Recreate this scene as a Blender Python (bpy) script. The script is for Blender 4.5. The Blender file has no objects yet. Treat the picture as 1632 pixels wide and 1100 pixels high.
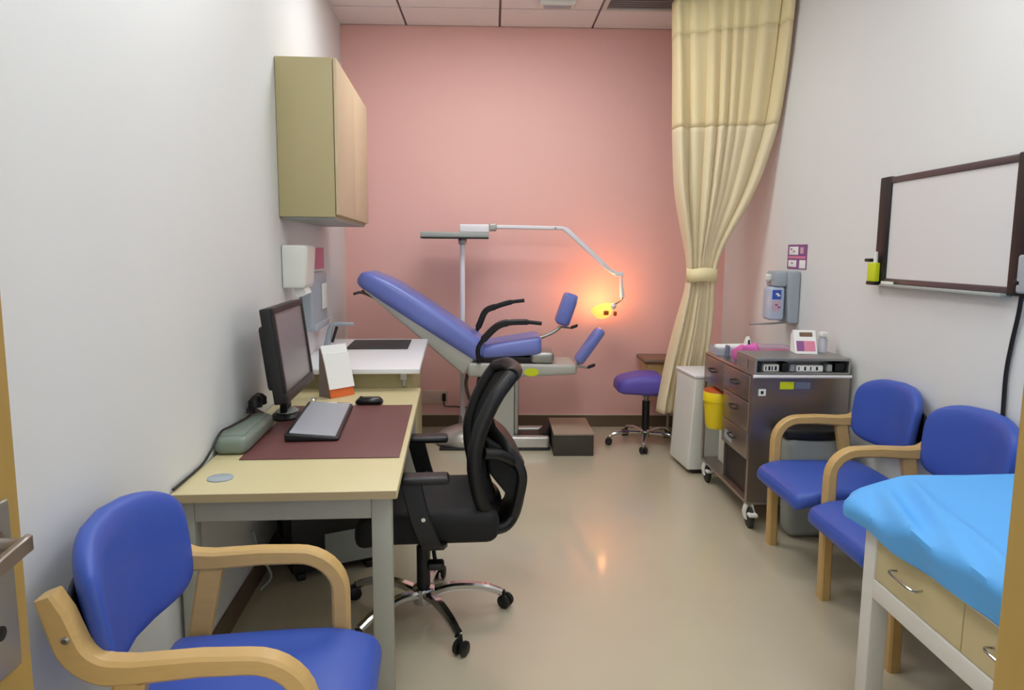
import bpy, bmesh, math, random
from mathutils import Vector, Matrix
random.seed(7)
PI = math.pi
scene = bpy.context.scene
C = scene.collection
R = math.radians

# ------------------------------------------------------------------ camera
F_PX, YAW, PITCH, ROLL = 1150.0, R(1.55), R(7.45), R(0.45)
fw = Vector((math.sin(YAW)*math.cos(PITCH), math.cos(YAW)*math.cos(PITCH), -math.sin(PITCH)))
r0 = Vector((math.cos(YAW), -math.sin(YAW), 0)); u0 = r0.cross(fw)
rt = r0*math.cos(ROLL) + u0*math.sin(ROLL); up = u0*math.cos(ROLL) - r0*math.sin(ROLL)
cam_d = bpy.data.cameras.new('camera'); cam = bpy.data.objects.new('camera', cam_d); C.objects.link(cam)
m = Matrix((rt, up, -fw)).transposed().to_4x4(); m.translation = (0, 0, 1.5); cam.matrix_world = m
cam_d.sensor_width = 36; cam_d.lens = 36*F_PX/1632; cam_d.clip_start = 0.02
scene.camera = cam

# ------------------------------------------------------------------ world, light levels, exposure
scene.view_settings.view_transform = 'Standard'; scene.view_settings.look = 'None'
scene.view_settings.gamma = 1; scene.view_settings.use_curve_mapping = False
scene.view_settings.exposure = 0.32
w = bpy.data.worlds.new('world'); scene.world = w; w.use_nodes = True
w.node_tree.nodes['Background'].inputs[0].default_value = (0.95, 0.97, 1.0, 1)
w.node_tree.nodes['Background'].inputs[1].default_value = 0.9
PANEL_POWER = {'front': 6.0, 'middle': 8.8, 'rear': 9.2}      # emission of the three ceiling panels
PANEL_COLOR = (0.955, 0.985, 1.0)
BULB_POWER = 2.6

# ------------------------------------------------------------------ materials
def mat(name, col, rough=0.5, metal=0.0, noise=0.0, nscale=8.0, bump=0.0, bscale=120.0, coat=0.0, emis=None, estr=0.0,
        trans=0.0, alpha=1.0, spec=0.5, stretch=None, sheen=0.0):
    mm = bpy.data.materials.new(name); mm.use_nodes = True
    nt = mm.node_tree; b = nt.nodes['Principled BSDF']
    c = tuple((v/12.92 if v <= 0.04045 else ((v+0.055)/1.055)**2.4) for v in col)
    b.inputs['Base Color'].default_value = (*c, 1); b.inputs['Roughness'].default_value = rough
    b.inputs['Metallic'].default_value = metal; b.inputs['Specular IOR Level'].default_value = spec
    b.inputs['Coat Weight'].default_value = coat; b.inputs['Coat Roughness'].default_value = 0.11; b.inputs['Transmission Weight'].default_value = trans
    b.inputs['Alpha'].default_value = alpha; b.inputs['Sheen Weight'].default_value = sheen
    if emis: b.inputs['Emission Color'].default_value = (*emis, 1); b.inputs['Emission Strength'].default_value = estr
    tc = nt.nodes.new('ShaderNodeTexCoord'); vec = tc.outputs['Object']
    if stretch:
        mp = nt.nodes.new('ShaderNodeMapping'); mp.inputs['Scale'].default_value = stretch
        nt.links.new(vec, mp.inputs[0]); vec = mp.outputs[0]
    if noise > 0:
        n = nt.nodes.new('ShaderNodeTexNoise'); n.inputs['Scale'].default_value = nscale; n.inputs['Detail'].default_value = 4
        nt.links.new(vec, n.inputs['Vector'])
        mx = nt.nodes.new('ShaderNodeMix'); mx.data_type = 'RGBA'
        mx.inputs[6].default_value = (*[v*(1-noise) for v in c], 1); mx.inputs[7].default_value = (*[min(1, v*(1+noise)) for v in c], 1)
        nt.links.new(n.outputs[0], mx.inputs[0]); nt.links.new(mx.outputs[2], b.inputs['Base Color'])
    if bump > 0:
        n2 = nt.nodes.new('ShaderNodeTexNoise'); n2.inputs['Scale'].default_value = bscale; n2.inputs['Detail'].default_value = 3
        nt.links.new(vec, n2.inputs['Vector'])
        bp = nt.nodes.new('ShaderNodeBump'); bp.inputs['Strength'].default_value = bump; bp.inputs['Distance'].default_value = 0.002
        nt.links.new(n2.outputs[0], bp.inputs['Height']); nt.links.new(bp.outputs[0], b.inputs['Normal'])
    return mm
MT = {}
def mk(k, *a, **kw): MT[k] = mat(k, *a, **kw)
mk('wall_white', (0.875, 0.88, 0.875), 0.55, noise=0.015, nscale=2, bump=0.05, bscale=200)
mk('wall_pink', (0.935, 0.735, 0.70), 0.55, noise=0.02, nscale=2, bump=0.05, bscale=200)
mk('floor_vinyl', (0.765, 0.725, 0.625), 0.30, noise=0.05, nscale=3.5, bump=0.03, bscale=6, coat=0.7)
mk('skirting', (0.40, 0.33, 0.25), 0.45, noise=0.05)
mk('tile', (0.94, 0.92, 0.91), 0.8, noise=0.02, nscale=40, bump=0.1, bscale=90)
mk('grid', (0.48, 0.40, 0.40), 0.6)
mk('vent_grey', (0.50, 0.48, 0.47), 0.5)
mk('beech', (0.79, 0.65, 0.41), 0.38, noise=0.10, nscale=6, stretch=(3, 3, 14), bump=0.03)
mk('beech_side', (0.78, 0.65, 0.41), 0.38, noise=0.08, nscale=6, stretch=(1.5, 12, 12))
mk('door_wood', (0.67, 0.55, 0.29), 0.4, noise=0.10, nscale=4, stretch=(14, 14, 1.2))
mk('blue_vinyl', (0.22, 0.335, 0.69), 0.42, noise=0.03, nscale=5, bump=0.08, bscale=220)
mk('blue_gyn', (0.44, 0.49, 0.78), 0.30, noise=0.03, nscale=5, bump=0.05)
mk('blue_stool', (0.36, 0.30, 0.68), 0.45, noise=0.03)
mk('sheet', (0.36, 0.68, 0.95), 0.6, noise=0.03, nscale=6, bump=0.15, bscale=60)
mk('laminate', (0.82, 0.77, 0.595), 0.38, noise=0.03, nscale=5, stretch=(1, 8, 8))
mk('laminate_edge', (0.68, 0.61, 0.46), 0.45)
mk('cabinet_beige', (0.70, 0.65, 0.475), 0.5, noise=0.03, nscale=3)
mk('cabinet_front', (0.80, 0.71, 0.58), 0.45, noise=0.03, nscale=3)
mk('drawer_beige', (0.80, 0.74, 0.56), 0.45, noise=0.03, nscale=3)
mk('grey_metal', (0.66, 0.66, 0.61), 0.4)
mk('white_frame', (0.87, 0.86, 0.83), 0.4)
mk('white_top', (0.90, 0.90, 0.91), 0.3)
mk('white_plastic', (0.88, 0.88, 0.85), 0.4)
mk('grey_plastic', (0.62, 0.64, 0.62), 0.45)
mk('cool_grey', (0.63, 0.67, 0.70), 0.35)
mk('chair_grey', (0.70, 0.70, 0.67), 0.35)
mk('black', (0.045, 0.045, 0.05), 0.45)
mk('black_soft', (0.05, 0.05, 0.055), 0.75, bump=0.1, bscale=300)
mk('black_gloss', (0.03, 0.03, 0.035), 0.12)
mk('black_frame', (0.075, 0.075, 0.085), 0.4)
mk('frame_plum', (0.32, 0.26, 0.27), 0.35)
mk('rubber_dark', (0.16, 0.16, 0.15), 0.6)
mk('screen', (0.52, 0.49, 0.48), 0.3)  # dark when off; the pale grey paints in the room's reflection
mk('mat_brown', (0.42, 0.25, 0.24), 0.5, noise=0.04, nscale=20, bump=0.05)
mk('key_grey', (0.62, 0.63, 0.66), 0.45)
mk('sage', (0.48, 0.53, 0.48), 0.35)
mk('chrome', (0.80, 0.80, 0.80), 0.12, metal=1.0)
mk('steel', (0.64, 0.60, 0.57), 0.30, metal=0.92, noise=0.04, nscale=8, stretch=(1, 1, 20))
mk('steel_dull', (0.66, 0.66, 0.64), 0.40, metal=0.85)
mk('base_metal', (0.78, 0.77, 0.75), 0.28, metal=0.6)
mk('paper', (0.93, 0.93, 0.92), 0.7)
mk('orange', (0.85, 0.40, 0.15), 0.5)
mk('spine', (0.45, 0.40, 0.38), 0.6)
mk('yellow', (0.93, 0.82, 0.08), 0.4)
mk('red_rim', (0.72, 0.30, 0.10), 0.45)
mk('lime', (0.80, 0.84, 0.10), 0.5)
mk('lamp_arm', (0.90, 0.89, 0.91), 0.3)
mk('lamp_glass', (1.0, 0.80, 0.35), 0.4, emis=(1.0, 0.50, 0.10), estr=1.1)
mk('bulb', (1.0, 0.9, 0.6), 0.4, emis=(1.0, 0.62, 0.25), estr=22)
mk('curtain', (0.89, 0.83, 0.69), 0.75, bump=0.15, bscale=180, noise=0.03, nscale=10)
mk('curtain_net', (0.93, 0.86, 0.68), 0.8, alpha=0.93, bump=0.2, bscale=260)
mk('curtain_header', (0.93, 0.87, 0.68), 0.75, bump=0.15, bscale=180)
mk('board_white', (0.86, 0.86, 0.86), 0.22)
mk('pink', (0.88, 0.42, 0.72), 0.5)
mk('pink_soft', (0.86, 0.52, 0.62), 0.6)
mk('purple', (0.55, 0.32, 0.55), 0.6)
mk('mauve', (0.80, 0.68, 0.74), 0.5)
mk('clear', (0.88, 0.90, 0.95), 0.1, trans=0.55, alpha=0.75)
mk('bottle', (0.80, 0.85, 0.94), 0.2, trans=0.25)
mk('trim_light', (0.84, 0.74, 0.68), 0.5)
mk('lav_clear', (0.85, 0.72, 0.82), 0.25, trans=0.3, alpha=0.7)
mk('label_blue', (0.20, 0.33, 0.70), 0.5)
mk('slate', (0.42, 0.46, 0.55), 0.4)
mk('step_top', (0.62, 0.55, 0.48), 0.6)
mk('step_side', (0.24, 0.22, 0.19), 0.55)
mk('brown_top', (0.47, 0.36, 0.28), 0.4)
mk('bag_black', (0.03, 0.03, 0.03), 0.18, bump=0.6, bscale=25)
mk('brown_dark', (0.30, 0.24, 0.22), 0.6)
for k_, c_ in (('front', 0), ('middle', 0), ('rear', 0)):
    mk('panel_'+k_, (0.95, 0.95, 0.95), 0.5, emis=PANEL_COLOR, estr=PANEL_POWER[k_])

# ------------------------------------------------------------------ mesh helpers
def spread(v, n):
    """a number, or a list resampled to n values"""
    if not isinstance(v, (list, tuple)): return [v]*n
    if len(v) == n: return list(v)
    out = []
    for i in range(n):
        q = i/(n-1)*(len(v)-1); a = min(len(v)-2, int(q)); out.append(v[a]+(v[a+1]-v[a])*(q-a))
    return out
class MB:
    def __init__(s): s.v = []; s.f = []
    def add(s, vs, fs):
        o = len(s.v); s.v += [tuple(v) for v in vs]; s.f += [tuple(i+o for i in f) for f in fs]; return s
    def box(s, a, b, rot=None, piv=None):
        x0, y0, z0 = a; x1, y1, z1 = b
        vs = [Vector(p) for p in ((x0,y0,z0),(x1,y0,z0),(x1,y1,z0),(x0,y1,z0),(x0,y0,z1),(x1,y0,z1),(x1,y1,z1),(x0,y1,z1))]
        if rot is not None:
            pv = Vector(piv) if piv else Vector(((x0+x1)/2, (y0+y1)/2, (z0+z1)/2))
            vs = [rot @ (v-pv) + pv for v in vs]
        return s.add(vs, [(0,3,2,1),(4,5,6,7),(0,1,5,4),(1,2,6,5),(2,3,7,6),(3,0,4,7)])
    def rbox(s, a, b, r, n=3, fn=None, step=0.05):
        """rounded box; n arc steps, extra mid subdivisions; fn deforms each point"""
        c = [(a[i]+b[i])/2 for i in range(3)]; h = [abs(b[i]-a[i])/2 for i in range(3)]
        r = min(r, *[x*0.999 for x in h])
        def ticks(i):
            inner = h[i]-r; t = [-inner - r*math.cos(PI/2*k/n*1.0) for k in range(n)]
            k = max(2, min(30, int(2*inner/step)+1)) if fn else 2
            mid = [-inner + 2*inner*j/(k-1) for j in range(k)]
            return t + mid + [-x for x in reversed(t)]
        T = [ticks(i) for i in range(3)]; idx = {}; vs = []; fs = []
        def vid(p):
            key = tuple(round(x, 6) for x in p)
            if key in idx: return idx[key]
            q = [max(-(h[i]-r), min(h[i]-r, p[i])) for i in range(3)]
            d = Vector([p[i]-q[i] for i in range(3)])
            if d.length > 1e-9: d = d.normalized()*r
            o = Vector([c[i]+q[i]+d[i] for i in range(3)])
            if fn: o = Vector(fn(o))
            idx[key] = len(vs); vs.append(o); return idx[key]
        for ax in range(3):
            u, w_ = (ax+1) % 3, (ax+2) % 3
            for sg in (-1, 1):
                for i in range(len(T[u])-1):
                    for j in range(len(T[w_])-1):
                        q = []
                        for du, dw in ((0,0),(1,0),(1,1),(0,1)):
                            p = [0,0,0]; p[ax] = sg*h[ax]; p[u] = T[u][i+du]; p[w_] = T[w_][j+dw]; q.append(vid(p))
                        if len(set(q)) >= 3: fs.append(tuple(q if sg > 0 else q[::-1]))
        return s.add(vs, fs)
    def tube(s, pts, r, n=10, close=False):
        pts = [Vector(p) for p in pts]; rs = spread(r, len(pts))
        vs = []; fs = []; prev = None
        for i, p in enumerate(pts):
            t = (pts[min(i+1, len(pts)-1)] - pts[max(i-1, 0)]).normalized()
            if prev is None:
                a = Vector((0,0,1)) if abs(t.z) < 0.9 else Vector((1,0,0)); nrm = t.cross(a).normalized()
            else:
                nrm = (prev - t*prev.dot(t)).normalized()
            prev = nrm; bn = t.cross(nrm)
            for k in range(n):
                an = 2*PI*k/n; vs.append(p + (nrm*math.cos(an) + bn*math.sin(an))*rs[i])
        for i in range(len(pts)-1):
            for k in range(n):
                fs.append((i*n+k, i*n+(k+1) % n, (i+1)*n+(k+1) % n, (i+1)*n+k))
        fs.append(tuple(reversed(range(n)))); fs.append(tuple(range((len(pts)-1)*n, len(pts)*n)))
        return s.add(vs, fs)
    def strap(s, pts, w, t, axis=(0,1,0), ch=0.2):
        """rectangular section swept along pts; w across axis, t in the bend plane (numbers or lists)"""
        pts = [Vector(p) for p in pts]; ax = Vector(axis).normalized(); n = len(pts)
        ws = spread(w, n); ts = spread(t, n)
        vs = []; fs = []
        for i, p in enumerate(pts):
            a = (p-pts[i-1]).normalized() if i > 0 else None; b = (pts[i+1]-p).normalized() if i < n-1 else None
            tg = ((a or b) + (b or a)).normalized(); nr = ax.cross(tg).normalized()
            hw, ht = ws[i]/2, ts[i]/2; c = min(hw, ht)*ch*2
            for du, dn in ((hw-c,ht),(hw,ht-c),(hw,-ht+c),(hw-c,-ht),(-hw+c,-ht),(-hw,-ht+c),(-hw,ht-c),(-hw+c,ht)):
                vs.append(p + ax*du + nr*dn)
        for i in range(n-1):
            for k in range(8): fs.append((i*8+k, (i+1)*8+k, (i+1)*8+(k+1) % 8, i*8+(k+1) % 8))
        fs.append(tuple(range(8))); fs.append(tuple(reversed(range((n-1)*8, n*8))))
        return s.add(vs, fs)
    def lathe(s, prof, c=(0,0,0), n=24, ax='z', sx=1, sy=1):
        vs = []; fs = []; k = len(prof)
        for (r, z) in prof:
            for i in range(n):
                a = 2*PI*i/n; p = (r*math.cos(a)*sx, r*math.sin(a)*sy, z)
                if ax == 'x': p = (p[2], p[0], p[1])
                if ax == 'y': p = (p[0], p[2], p[1])
                vs.append((p[0]+c[0], p[1]+c[1], p[2]+c[2]))
        for j in range(k-1):
            for i in range(n): fs.append((j*n+i, j*n+(i+1) % n, (j+1)*n+(i+1) % n, (j+1)*n+i))
        if prof[0][0] > 1e-6: fs.append(tuple(reversed(range(n))))
        if prof[-1][0] > 1e-6: fs.append(tuple(range((k-1)*n, k*n)))
        return s.add(vs, fs)
    def prism(s, poly, a, b, ax='y'):
        """poly of (u,v) extruded along ax from a to b; ax y: u=x v=z; ax x: u=y v=z; ax z: u=x v=y"""
        def P(u, v, t): return {'y': (u, t, v), 'x': (t, u, v), 'z': (u, v, t)}[ax]
        n = len(poly); vs = [P(u, v, a) for u, v in poly] + [P(u, v, b) for u, v in poly]
        fs = [tuple(range(n)), tuple(reversed(range(n, 2*n)))] + [(i, i+n, (i+1) % n + n, (i+1) % n) for i in range(n)]
        return s.add(vs, fs)
    def grid(s, fn, nu, nv):
        vs = [fn(i/nu, j/nv) for j in range(nv+1) for i in range(nu+1)]
        fs = [(j*(nu+1)+i, j*(nu+1)+i+1, (j+1)*(nu+1)+i+1, (j+1)*(nu+1)+i) for j in range(nv) for i in range(nu)]
        return s.add(vs, fs)
    def mesh(s, name, material, smooth=False):
        me = bpy.data.meshes.new(name); me.from_pydata(s.v, [], s.f)
        bm = bmesh.new(); bm.from_mesh(me); bmesh.ops.recalc_face_normals(bm, faces=bm.faces)
        if smooth:
            for f in bm.faces: f.smooth = True
            for e in bm.edges:
                if len(e.link_faces) == 2 and e.calc_face_angle(0) > R(40): e.smooth = False
        bm.to_mesh(me); bm.free()
        me.materials.append(MT[material]); return me
    def build(s, name, material, parent=None, smooth=True, bevel=0.0, solid=0.0):
        o = bpy.data.objects.new(name, s.mesh(name, material, smooth)); C.objects.link(o)
        if solid:
            q = o.modifiers.new('thickness', 'SOLIDIFY'); q.thickness = solid
        if bevel:
            q = o.modifiers.new('bevel', 'BEVEL'); q.width = bevel; q.segments = 2; q.limit_method = 'ANGLE'; q.angle_limit = R(50)
        if parent: o.parent = parent
        return o
def bx(a, b): return MB().box(a, b)
def arc(cx, cz, r, a0, a1, n=8, y=0.0):
    return [(cx + r*math.cos(R(a0+(a1-a0)*i/n)), y, cz + r*math.sin(R(a0+(a1-a0)*i/n))) for i in range(n+1)]
def smooth_path(pts, sub=6):
    """Catmull-Rom through pts"""
    P = [Vector(p) for p in pts]; P = [P[0]*2-P[1]] + P + [P[-1]*2-P[-2]]; out = []
    for i in range(1, len(P)-2):
        for k in range(sub):
            t = k/sub; a, b, c, d = P[i-1], P[i], P[i+1], P[i+2]
            out.append(0.5*((2*b) + (c-a)*t + (2*a-5*b+4*c-d)*t*t + (3*b-a-3*c+d)*t**3))
    out.append(P[-2]); return out
def thing(name, label, cat, loc=(0,0,0), rotz=0.0, group=None):
    o = bpy.data.objects.new(name, None); C.objects.link(o); o.empty_display_size = 0.1
    o.location = loc; o.rotation_euler = (0, 0, rotz); o['label'] = label; o['category'] = cat
    if group: o['group'] = group
    return o
def tag(o, label, cat, group=None):
    o['label'] = label; o['category'] = cat
    if group: o['group'] = group
    return o
def put(o, loc, rotz=0.0): o.location = loc; o.rotation_euler = (0, 0, rotz); return o
def struct(o, label=None):
    o['kind'] = 'structure'
    if label: o['label'] = label
    return o
def copy_tree(o, parent=None):
    c = o.copy(); C.objects.link(c); c.parent = parent
    for ch in list(o.children): copy_tree(ch, c)
    return c

# left-hand frame: t = distance from the left wall, s = distance along it
LA = R(3.2); W0 = (-0.886, 0.0)
def L(t, s, z=0.0):
    return (W0[0] + t*math.cos(LA) - s*math.sin(LA), W0[1] + t*math.sin(LA) + s*math.cos(LA), z)

XR, YB, ZC = 1.95, 6.07, 3.28
# ------------------------------------------------------------------ the room shell
struct(bx((-1.6, -0.6, -0.12), (2.1, YB+0.15, 0.0)).build('floor', 'floor_vinyl', smooth=False), 'glossy beige vinyl floor')
wl_ = bx((-0.15, 0.45, 0), (0.0, 6.3, ZC)).build('wall_left', 'wall_white', smooth=False); put(wl_, L(0, 0), LA); struct(wl_, 'plain white wall behind the desk')
struct(bx((XR, 0.45, 0), (XR+0.15, YB+0.15, ZC)).build('wall_right', 'wall_white', smooth=False), 'plain white wall with the whiteboard')
struct(bx((-1.6, YB, 0), (XR+0.15, YB+0.15, ZC)).build('wall_back', 'wall_pink', smooth=False), 'dusty pink end wall')
fr = MB(); JX = 0.54
fr.box((JX, 0.45, 0), (XR, 0.60, ZC)); fr.box((-1.1, 0.45, 2.25), (JX, 0.60, ZC))
struct(fr.build('wall_front', 'wall_white', smooth=False), 'white wall around the doorway')
# skirting
struct(bx((-1.22, YB-0.012, 0), (XR, YB, 0.10)).build('baseboard_back', 'skirting', smooth=False, bevel=0.003))
b_ = bx((0, 0.6, 0), (0.012, 6.02, 0.10)).build('baseboard_left', 'skirting', smooth=False, bevel=0.003); put(b_, L(0, 0), LA); struct(b_)
struct(bx((XR-0.012, 0.6, 0), (XR, YB-0.012, 0.10)).build('baseboard_right', 'skirting', smooth=False, bevel=0.003))
struct(bx((-1.22, YB-0.014, 0.10), (XR, YB, 0.108)).build('trim_2', 'trim_light', smooth=False))
# door jamb on the right
struct(bx((0.478, 0.42, 0), (JX, 0.63, 2.25)).build('trim_1', 'door_wood', smooth=False, bevel=0.004), 'varnished wooden door jamb')
# ceiling: slab, tiles, vent, panels
ceil = struct(bx((-1.6, -0.6, ZC+0.012), (2.1, YB+0.15, ZC+0.12)).build('ceiling', 'grid', smooth=False), 'suspended ceiling of square white tiles')
TP = 0.745; X0 = 0.045; Y0 = 5.63; gap = 0.018
tile_mesh = MB().box((gap/2, gap/2, 0), (TP-gap/2, TP-gap/2, 0.012)).mesh('ceiling_tile', 'tile')
panel_spots = {(0, 1): 'rear', (1, 4): 'middle', (1, 6): 'front', (-1, 1): 'rear', (-1, 4): 'middle', (-1, 6): 'front'}
for ix in range(-2, 3):
    for iy in range(-1, 8):
        x = X0 + TP*ix; y = Y0 - TP*(iy+1)
        if (ix, iy) == (1, 0) or (ix, iy) in panel_spots: continue
        if iy == -1 or ix == 2 or ix == -2:
            x1 = min(x+TP, XR); y1 = min(y+TP, YB); xa = max(x, -1.24)
            if x1-xa < 0.03: continue
            o = MB().box((xa+gap/2, y+gap/2, ZC), (x1-gap/2, y1-gap/2, ZC+0.012)).build('ceiling_tile', 'tile', ceil, smooth=False)
        else:
            o = bpy.data.objects.new('ceiling_tile', tile_mesh); C.objects.link(o); o.location = (x, y, ZC); o.parent = ceil
for (ix, iy), k in panel_spots.items():
    x = X0 + TP*ix; y = Y0 - TP*(iy+1)
    side = 'left' if ix < 0 else 'right'
    t = thing('ceiling_light', 'square flush ceiling light panel, %s row, %s of the pair' % (k, side), 'ceiling light', (x+TP/2, y+TP/2, ZC), 0, 'ceiling light panels')
    h = TP/2-0.01; f_ = MB()
    for a, b in (((-h,-h),(h,-h+.03)), ((-h,h-.03),(h,h)), ((-h,-h+.03),(-h+.03,h-.03)), ((h-.03,-h+.03),(h,h-.03))):
        f_.box((a[0], a[1], -0.008), (b[0], b[1], 0.012))
    f_.build('frame', 'white_frame', t, smooth=False)
    bx((-h+.03, -h+.03, 0), (h-.03, h-.03, 0.010)).build('diffuser', 'panel_'+k, t, smooth=False)
# grey vent
vx, vy = X0+TP, Y0-TP
t = thing('ceiling_vent', 'dark grey slatted air vent in the ceiling beside the curtain', 'vent', (vx+TP/2, vy+TP/2, ZC))
h = TP/2-0.008; f_ = MB()
for a, b in (((-h,-h),(h,-h+.03)), ((-h,h-.03),(h,h)), ((-h,-h+.03),(-h+.03,h-.03)), ((h-.03,-h+.03),(h,h-.03))):
    f_.box((a[0], a[1], -0.010), (b[0], b[1], 0.012))
f_.build('frame', 'white_frame', t, smooth=False)
bx((-h+.03, -h+.03, 0.007), (h-.03, h-.03, 0.012)).build('backing', 'vent_grey', t, smooth=False)
sl = MB().box((-h+.03, -0.02, 0), (h-.03, 0.022, 0.004), Matrix.Rotation(R(6), 3, 'X')).mesh('slat', 'vent_grey')
for i in range(14):
    o = bpy.data.objects.new('slat', sl); C.objects.link(o); o.location = (0, -h+.06+i*(2*h-.12)/13, -0.002); o.parent = t
# small fixture on the ceiling
t = thing('ceiling_sensor', 'small white rectangular fixture on the ceiling above the treatment chair', 'sensor', (0.455, 5.46, ZC))
MB().rbox((-0.13, -0.06, -0.035), (0.13, 0.06, 0.0), 0.012).build('housing', 'white_plastic', t)
bx((-0.10, -0.03, -0.039), (0.10, 0.03, -0.034)).build('lens', 'cool_grey', t, smooth=False, bevel=0.003)

# ------------------------------------------------------------------ open door on the left
DO = L(0.040, 0.0)
door = MB().rbox((0, 0.62, 0.005), (0.045, 1.20, 2.1), 0.003).build('door_1', 'door_wood'); put(door, (DO[0]+0.012, 0, 0), LA*0.2)
struct(door, 'open wooden door folded back against the left wall')
hp = MB().rbox((0.045, 1.06, 0.80), (0.053, 1.165, 1.09), 0.02, 3).build('handle_plate', 'steel_dull', door)
ld = MB(); ld.tube([(0.05, 1.115, 1.03), (0.10, 1.115, 1.03)], 0.011, 12)
ld.strap(smooth_path([(0.105, 1.125, 1.03), (0.108, 1.10, 1.03), (0.108, 1.03, 1.02), (0.104, 0.98, 1.005)]), 0.028, 0.012, axis=(0, 0, 1))
ld.lathe([(0.022, 0), (0.022, 0.008), (0.012, 0.010)], (0.052, 1.115, 1.03), 16, 'x')
ld.build('lever', 'steel', hp)
MB().lathe([(0.012, 0), (0.012, 0.005), (0.004, 0.006)], (0.052, 1.115, 0.88), 14, 'x').build('keyhole', 'black', hp)

# ------------------------------------------------------------------ beech armchairs
def make_armchair():
    t = thing('armchair', 'x', 'chair', (0, 0, 0))
    for sg in (-1, 1):
        y = 0.272*sg
        path = [(0.195, y, 0.0), (0.20, y, 0.30), (0.20, y, 0.545)] + arc(0.09, 0.55, 0.11, 0, 90, 8, y)[1:] \
             + [(0.0, y, 0.662), (-0.12, y, 0.655)] + arc(-0.150, 0.745, 0.09, -90, -165, 7, y)[1:] + [(-0.254, y, 0.78), (-0.270, y, 0.822)]
        tk = [0.045]*3 + [0.042]*8 + [0.045, 0.05] + [0.055]*7 + [0.05, 0.035]
        MB().strap(path, 0.052, tk, ch=0.16).build('arm_frame', 'beech', t)
        MB().strap([(-0.13, y, 0.635), (-0.165, y, 0.45), (-0.215, y, 0.22), (-0.268, y, 0.0)], 0.042, [0.06, 0.055, 0.05, 0.042], ch=0.16).build('rear_leg', 'beech', t)
        MB().lathe([(0.0, 0.007), (0.005, 0.007), (0.009, 0.003), (0.009, 0)], (-0.234, y+0.023*sg, 0.735), 12, 'y').build('bolt', 'steel', t) if sg > 0 else \
            MB().lathe([(0.0, -0.007), (0.005, -0.007), (0.009, -0.003), (0.009, 0)], (-0.234, y+0.023*sg, 0.735), 12, 'y').build('bolt', 'steel', t)
    def seat_fn(p):
        x, y, z = p
        d = max(0, (x-0.16)/0.15); z -= 0.035*d*d
        if z > 0.42: z += 0.012*(1-(y/0.25)**2)*(1-((x-0.03)/0.3)**2)
        y *= 1-0.08*max(0, (0.05-x)/0.28) - 0.06*d*d
        return (x, y, z)
    MB().rbox((-0.22, -0.258, 0.385), (0.31, 0.258, 0.46), 0.034, 4, seat_fn).build('seat', 'blue_vinyl', t)
    fr = MB().box((-0.20, -0.25, 0.355), (0.19, -0.21, 0.385)).box((-0.20, 0.21, 0.355), (0.19, 0.25, 0.385))
    fr.box((0.15, -0.21, 0.352), (0.18, 0.21, 0.385)).box((-0.19, -0.21, 0.352), (-0.16, 0.21, 0.385))
    fr.build('seat_frame', 'beech_side', t, smooth=False, bevel=0.003)
    # cushion with a rounded outline, thick in the middle, curved round the sitter's back
    bp = MB(); NR, NT, WY, WZ, TH = 12, 56, 0.262, 0.150, 0.062
    def pad(rho, th, side):
        c, q = math.cos(th), math.sin(th); e = 2/4.4
        y = rho*WY*math.copysign(abs(c)**e, c); zz = rho*math.copysign(abs(q)**e, q)
        k = y/WY
        z = 0.722 + WZ*zz + 0.030*(1-k*k)*max(0.0, 0.5+0.5*zz)
        y *= 1 + 0.03*zz
        x = -0.258 + 0.072*k*k - 0.018*zz + side*TH/2*(1-rho**7)**0.42
        return (x, y, z)
    vs = [pad(0, 0, 1), pad(0, 0, -1)]; fs = []
    for side in (1, -1):
        for i in range(1, NR):
            rho = 1-(1-i/NR)**1.7
            vs += [pad(rho, 2*PI*j/NT, side) for j in range(NT)]
    rim0 = len(vs); vs += [pad(1, 2*PI*j/NT, 0) for j in range(NT)]
    for si in (0, 1):
        o_ = 2 + si*(NR-1)*NT
        for j in range(NT):
            j2 = (j+1) % NT
            fs.append((si, o_+j, o_+j2))
            for i in range(NR-2): fs.append((o_+i*NT+j, o_+(i+1)*NT+j, o_+(i+1)*NT+j2, o_+i*NT+j2))
            l_ = o_+(NR-2)*NT; fs.append((l_+j, rim0+j, rim0+j2, l_+j2))
    bp.add(vs, fs)
    bp.build('backrest', 'blue_vinyl', t)
    def plate_fn(p):
        x, y, z = p; k = y/0.27; return (x + 0.06*k*k - 0.02*(z-0.73)/0.32, y, z)
    MB().rbox((-0.298, -0.246, 0.66), (-0.284, 0.246, 0.80), 0.008, 2, plate_fn).build('back_plate', 'black', t)
    return t
ac = make_armchair()
put(ac, (-0.612, 1.655, 0), R(4.5)); ac['label'] = 'blue padded beech armchair in front of the desk end, nearest the camera'
G = 'blue beech armchairs'; ac['group'] = G
c2 = copy_tree(ac); put(c2, (1.648, 3.282, 0), PI); c2['label'] = 'blue padded beech armchair beside the steel trolley'
for ch in list(c2.children):        # the two wall chairs are linked: the inner side frame belongs to the next chair
    if ch.name.split('.')[0] in ('arm_frame', 'rear_leg', 'bolt') and ch.data.vertices[0].co.y > 0: bpy.data.objects.remove(ch)
for xa, xb in ((0.06, 0.11), (-0.14, -0.10)): MB().box((xa, 0.24, 0.358), (xb, 0.335, 0.384)).build('link_bracket', 'beech_side', c2, smooth=False, bevel=0.003)
MB().box((-0.292, 0.24, 0.70), (-0.282, 0.32, 0.76)).build('link_plate', 'black', c2, smooth=False, bevel=0.002)
c3 = copy_tree(ac); put(c3, (1.648, 2.684, 0), PI); ac.scale = (1.05, 0.97, 1.0)
c3['label'] = 'blue padded beech armchair between the examination couch and the other wall chair'

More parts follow.
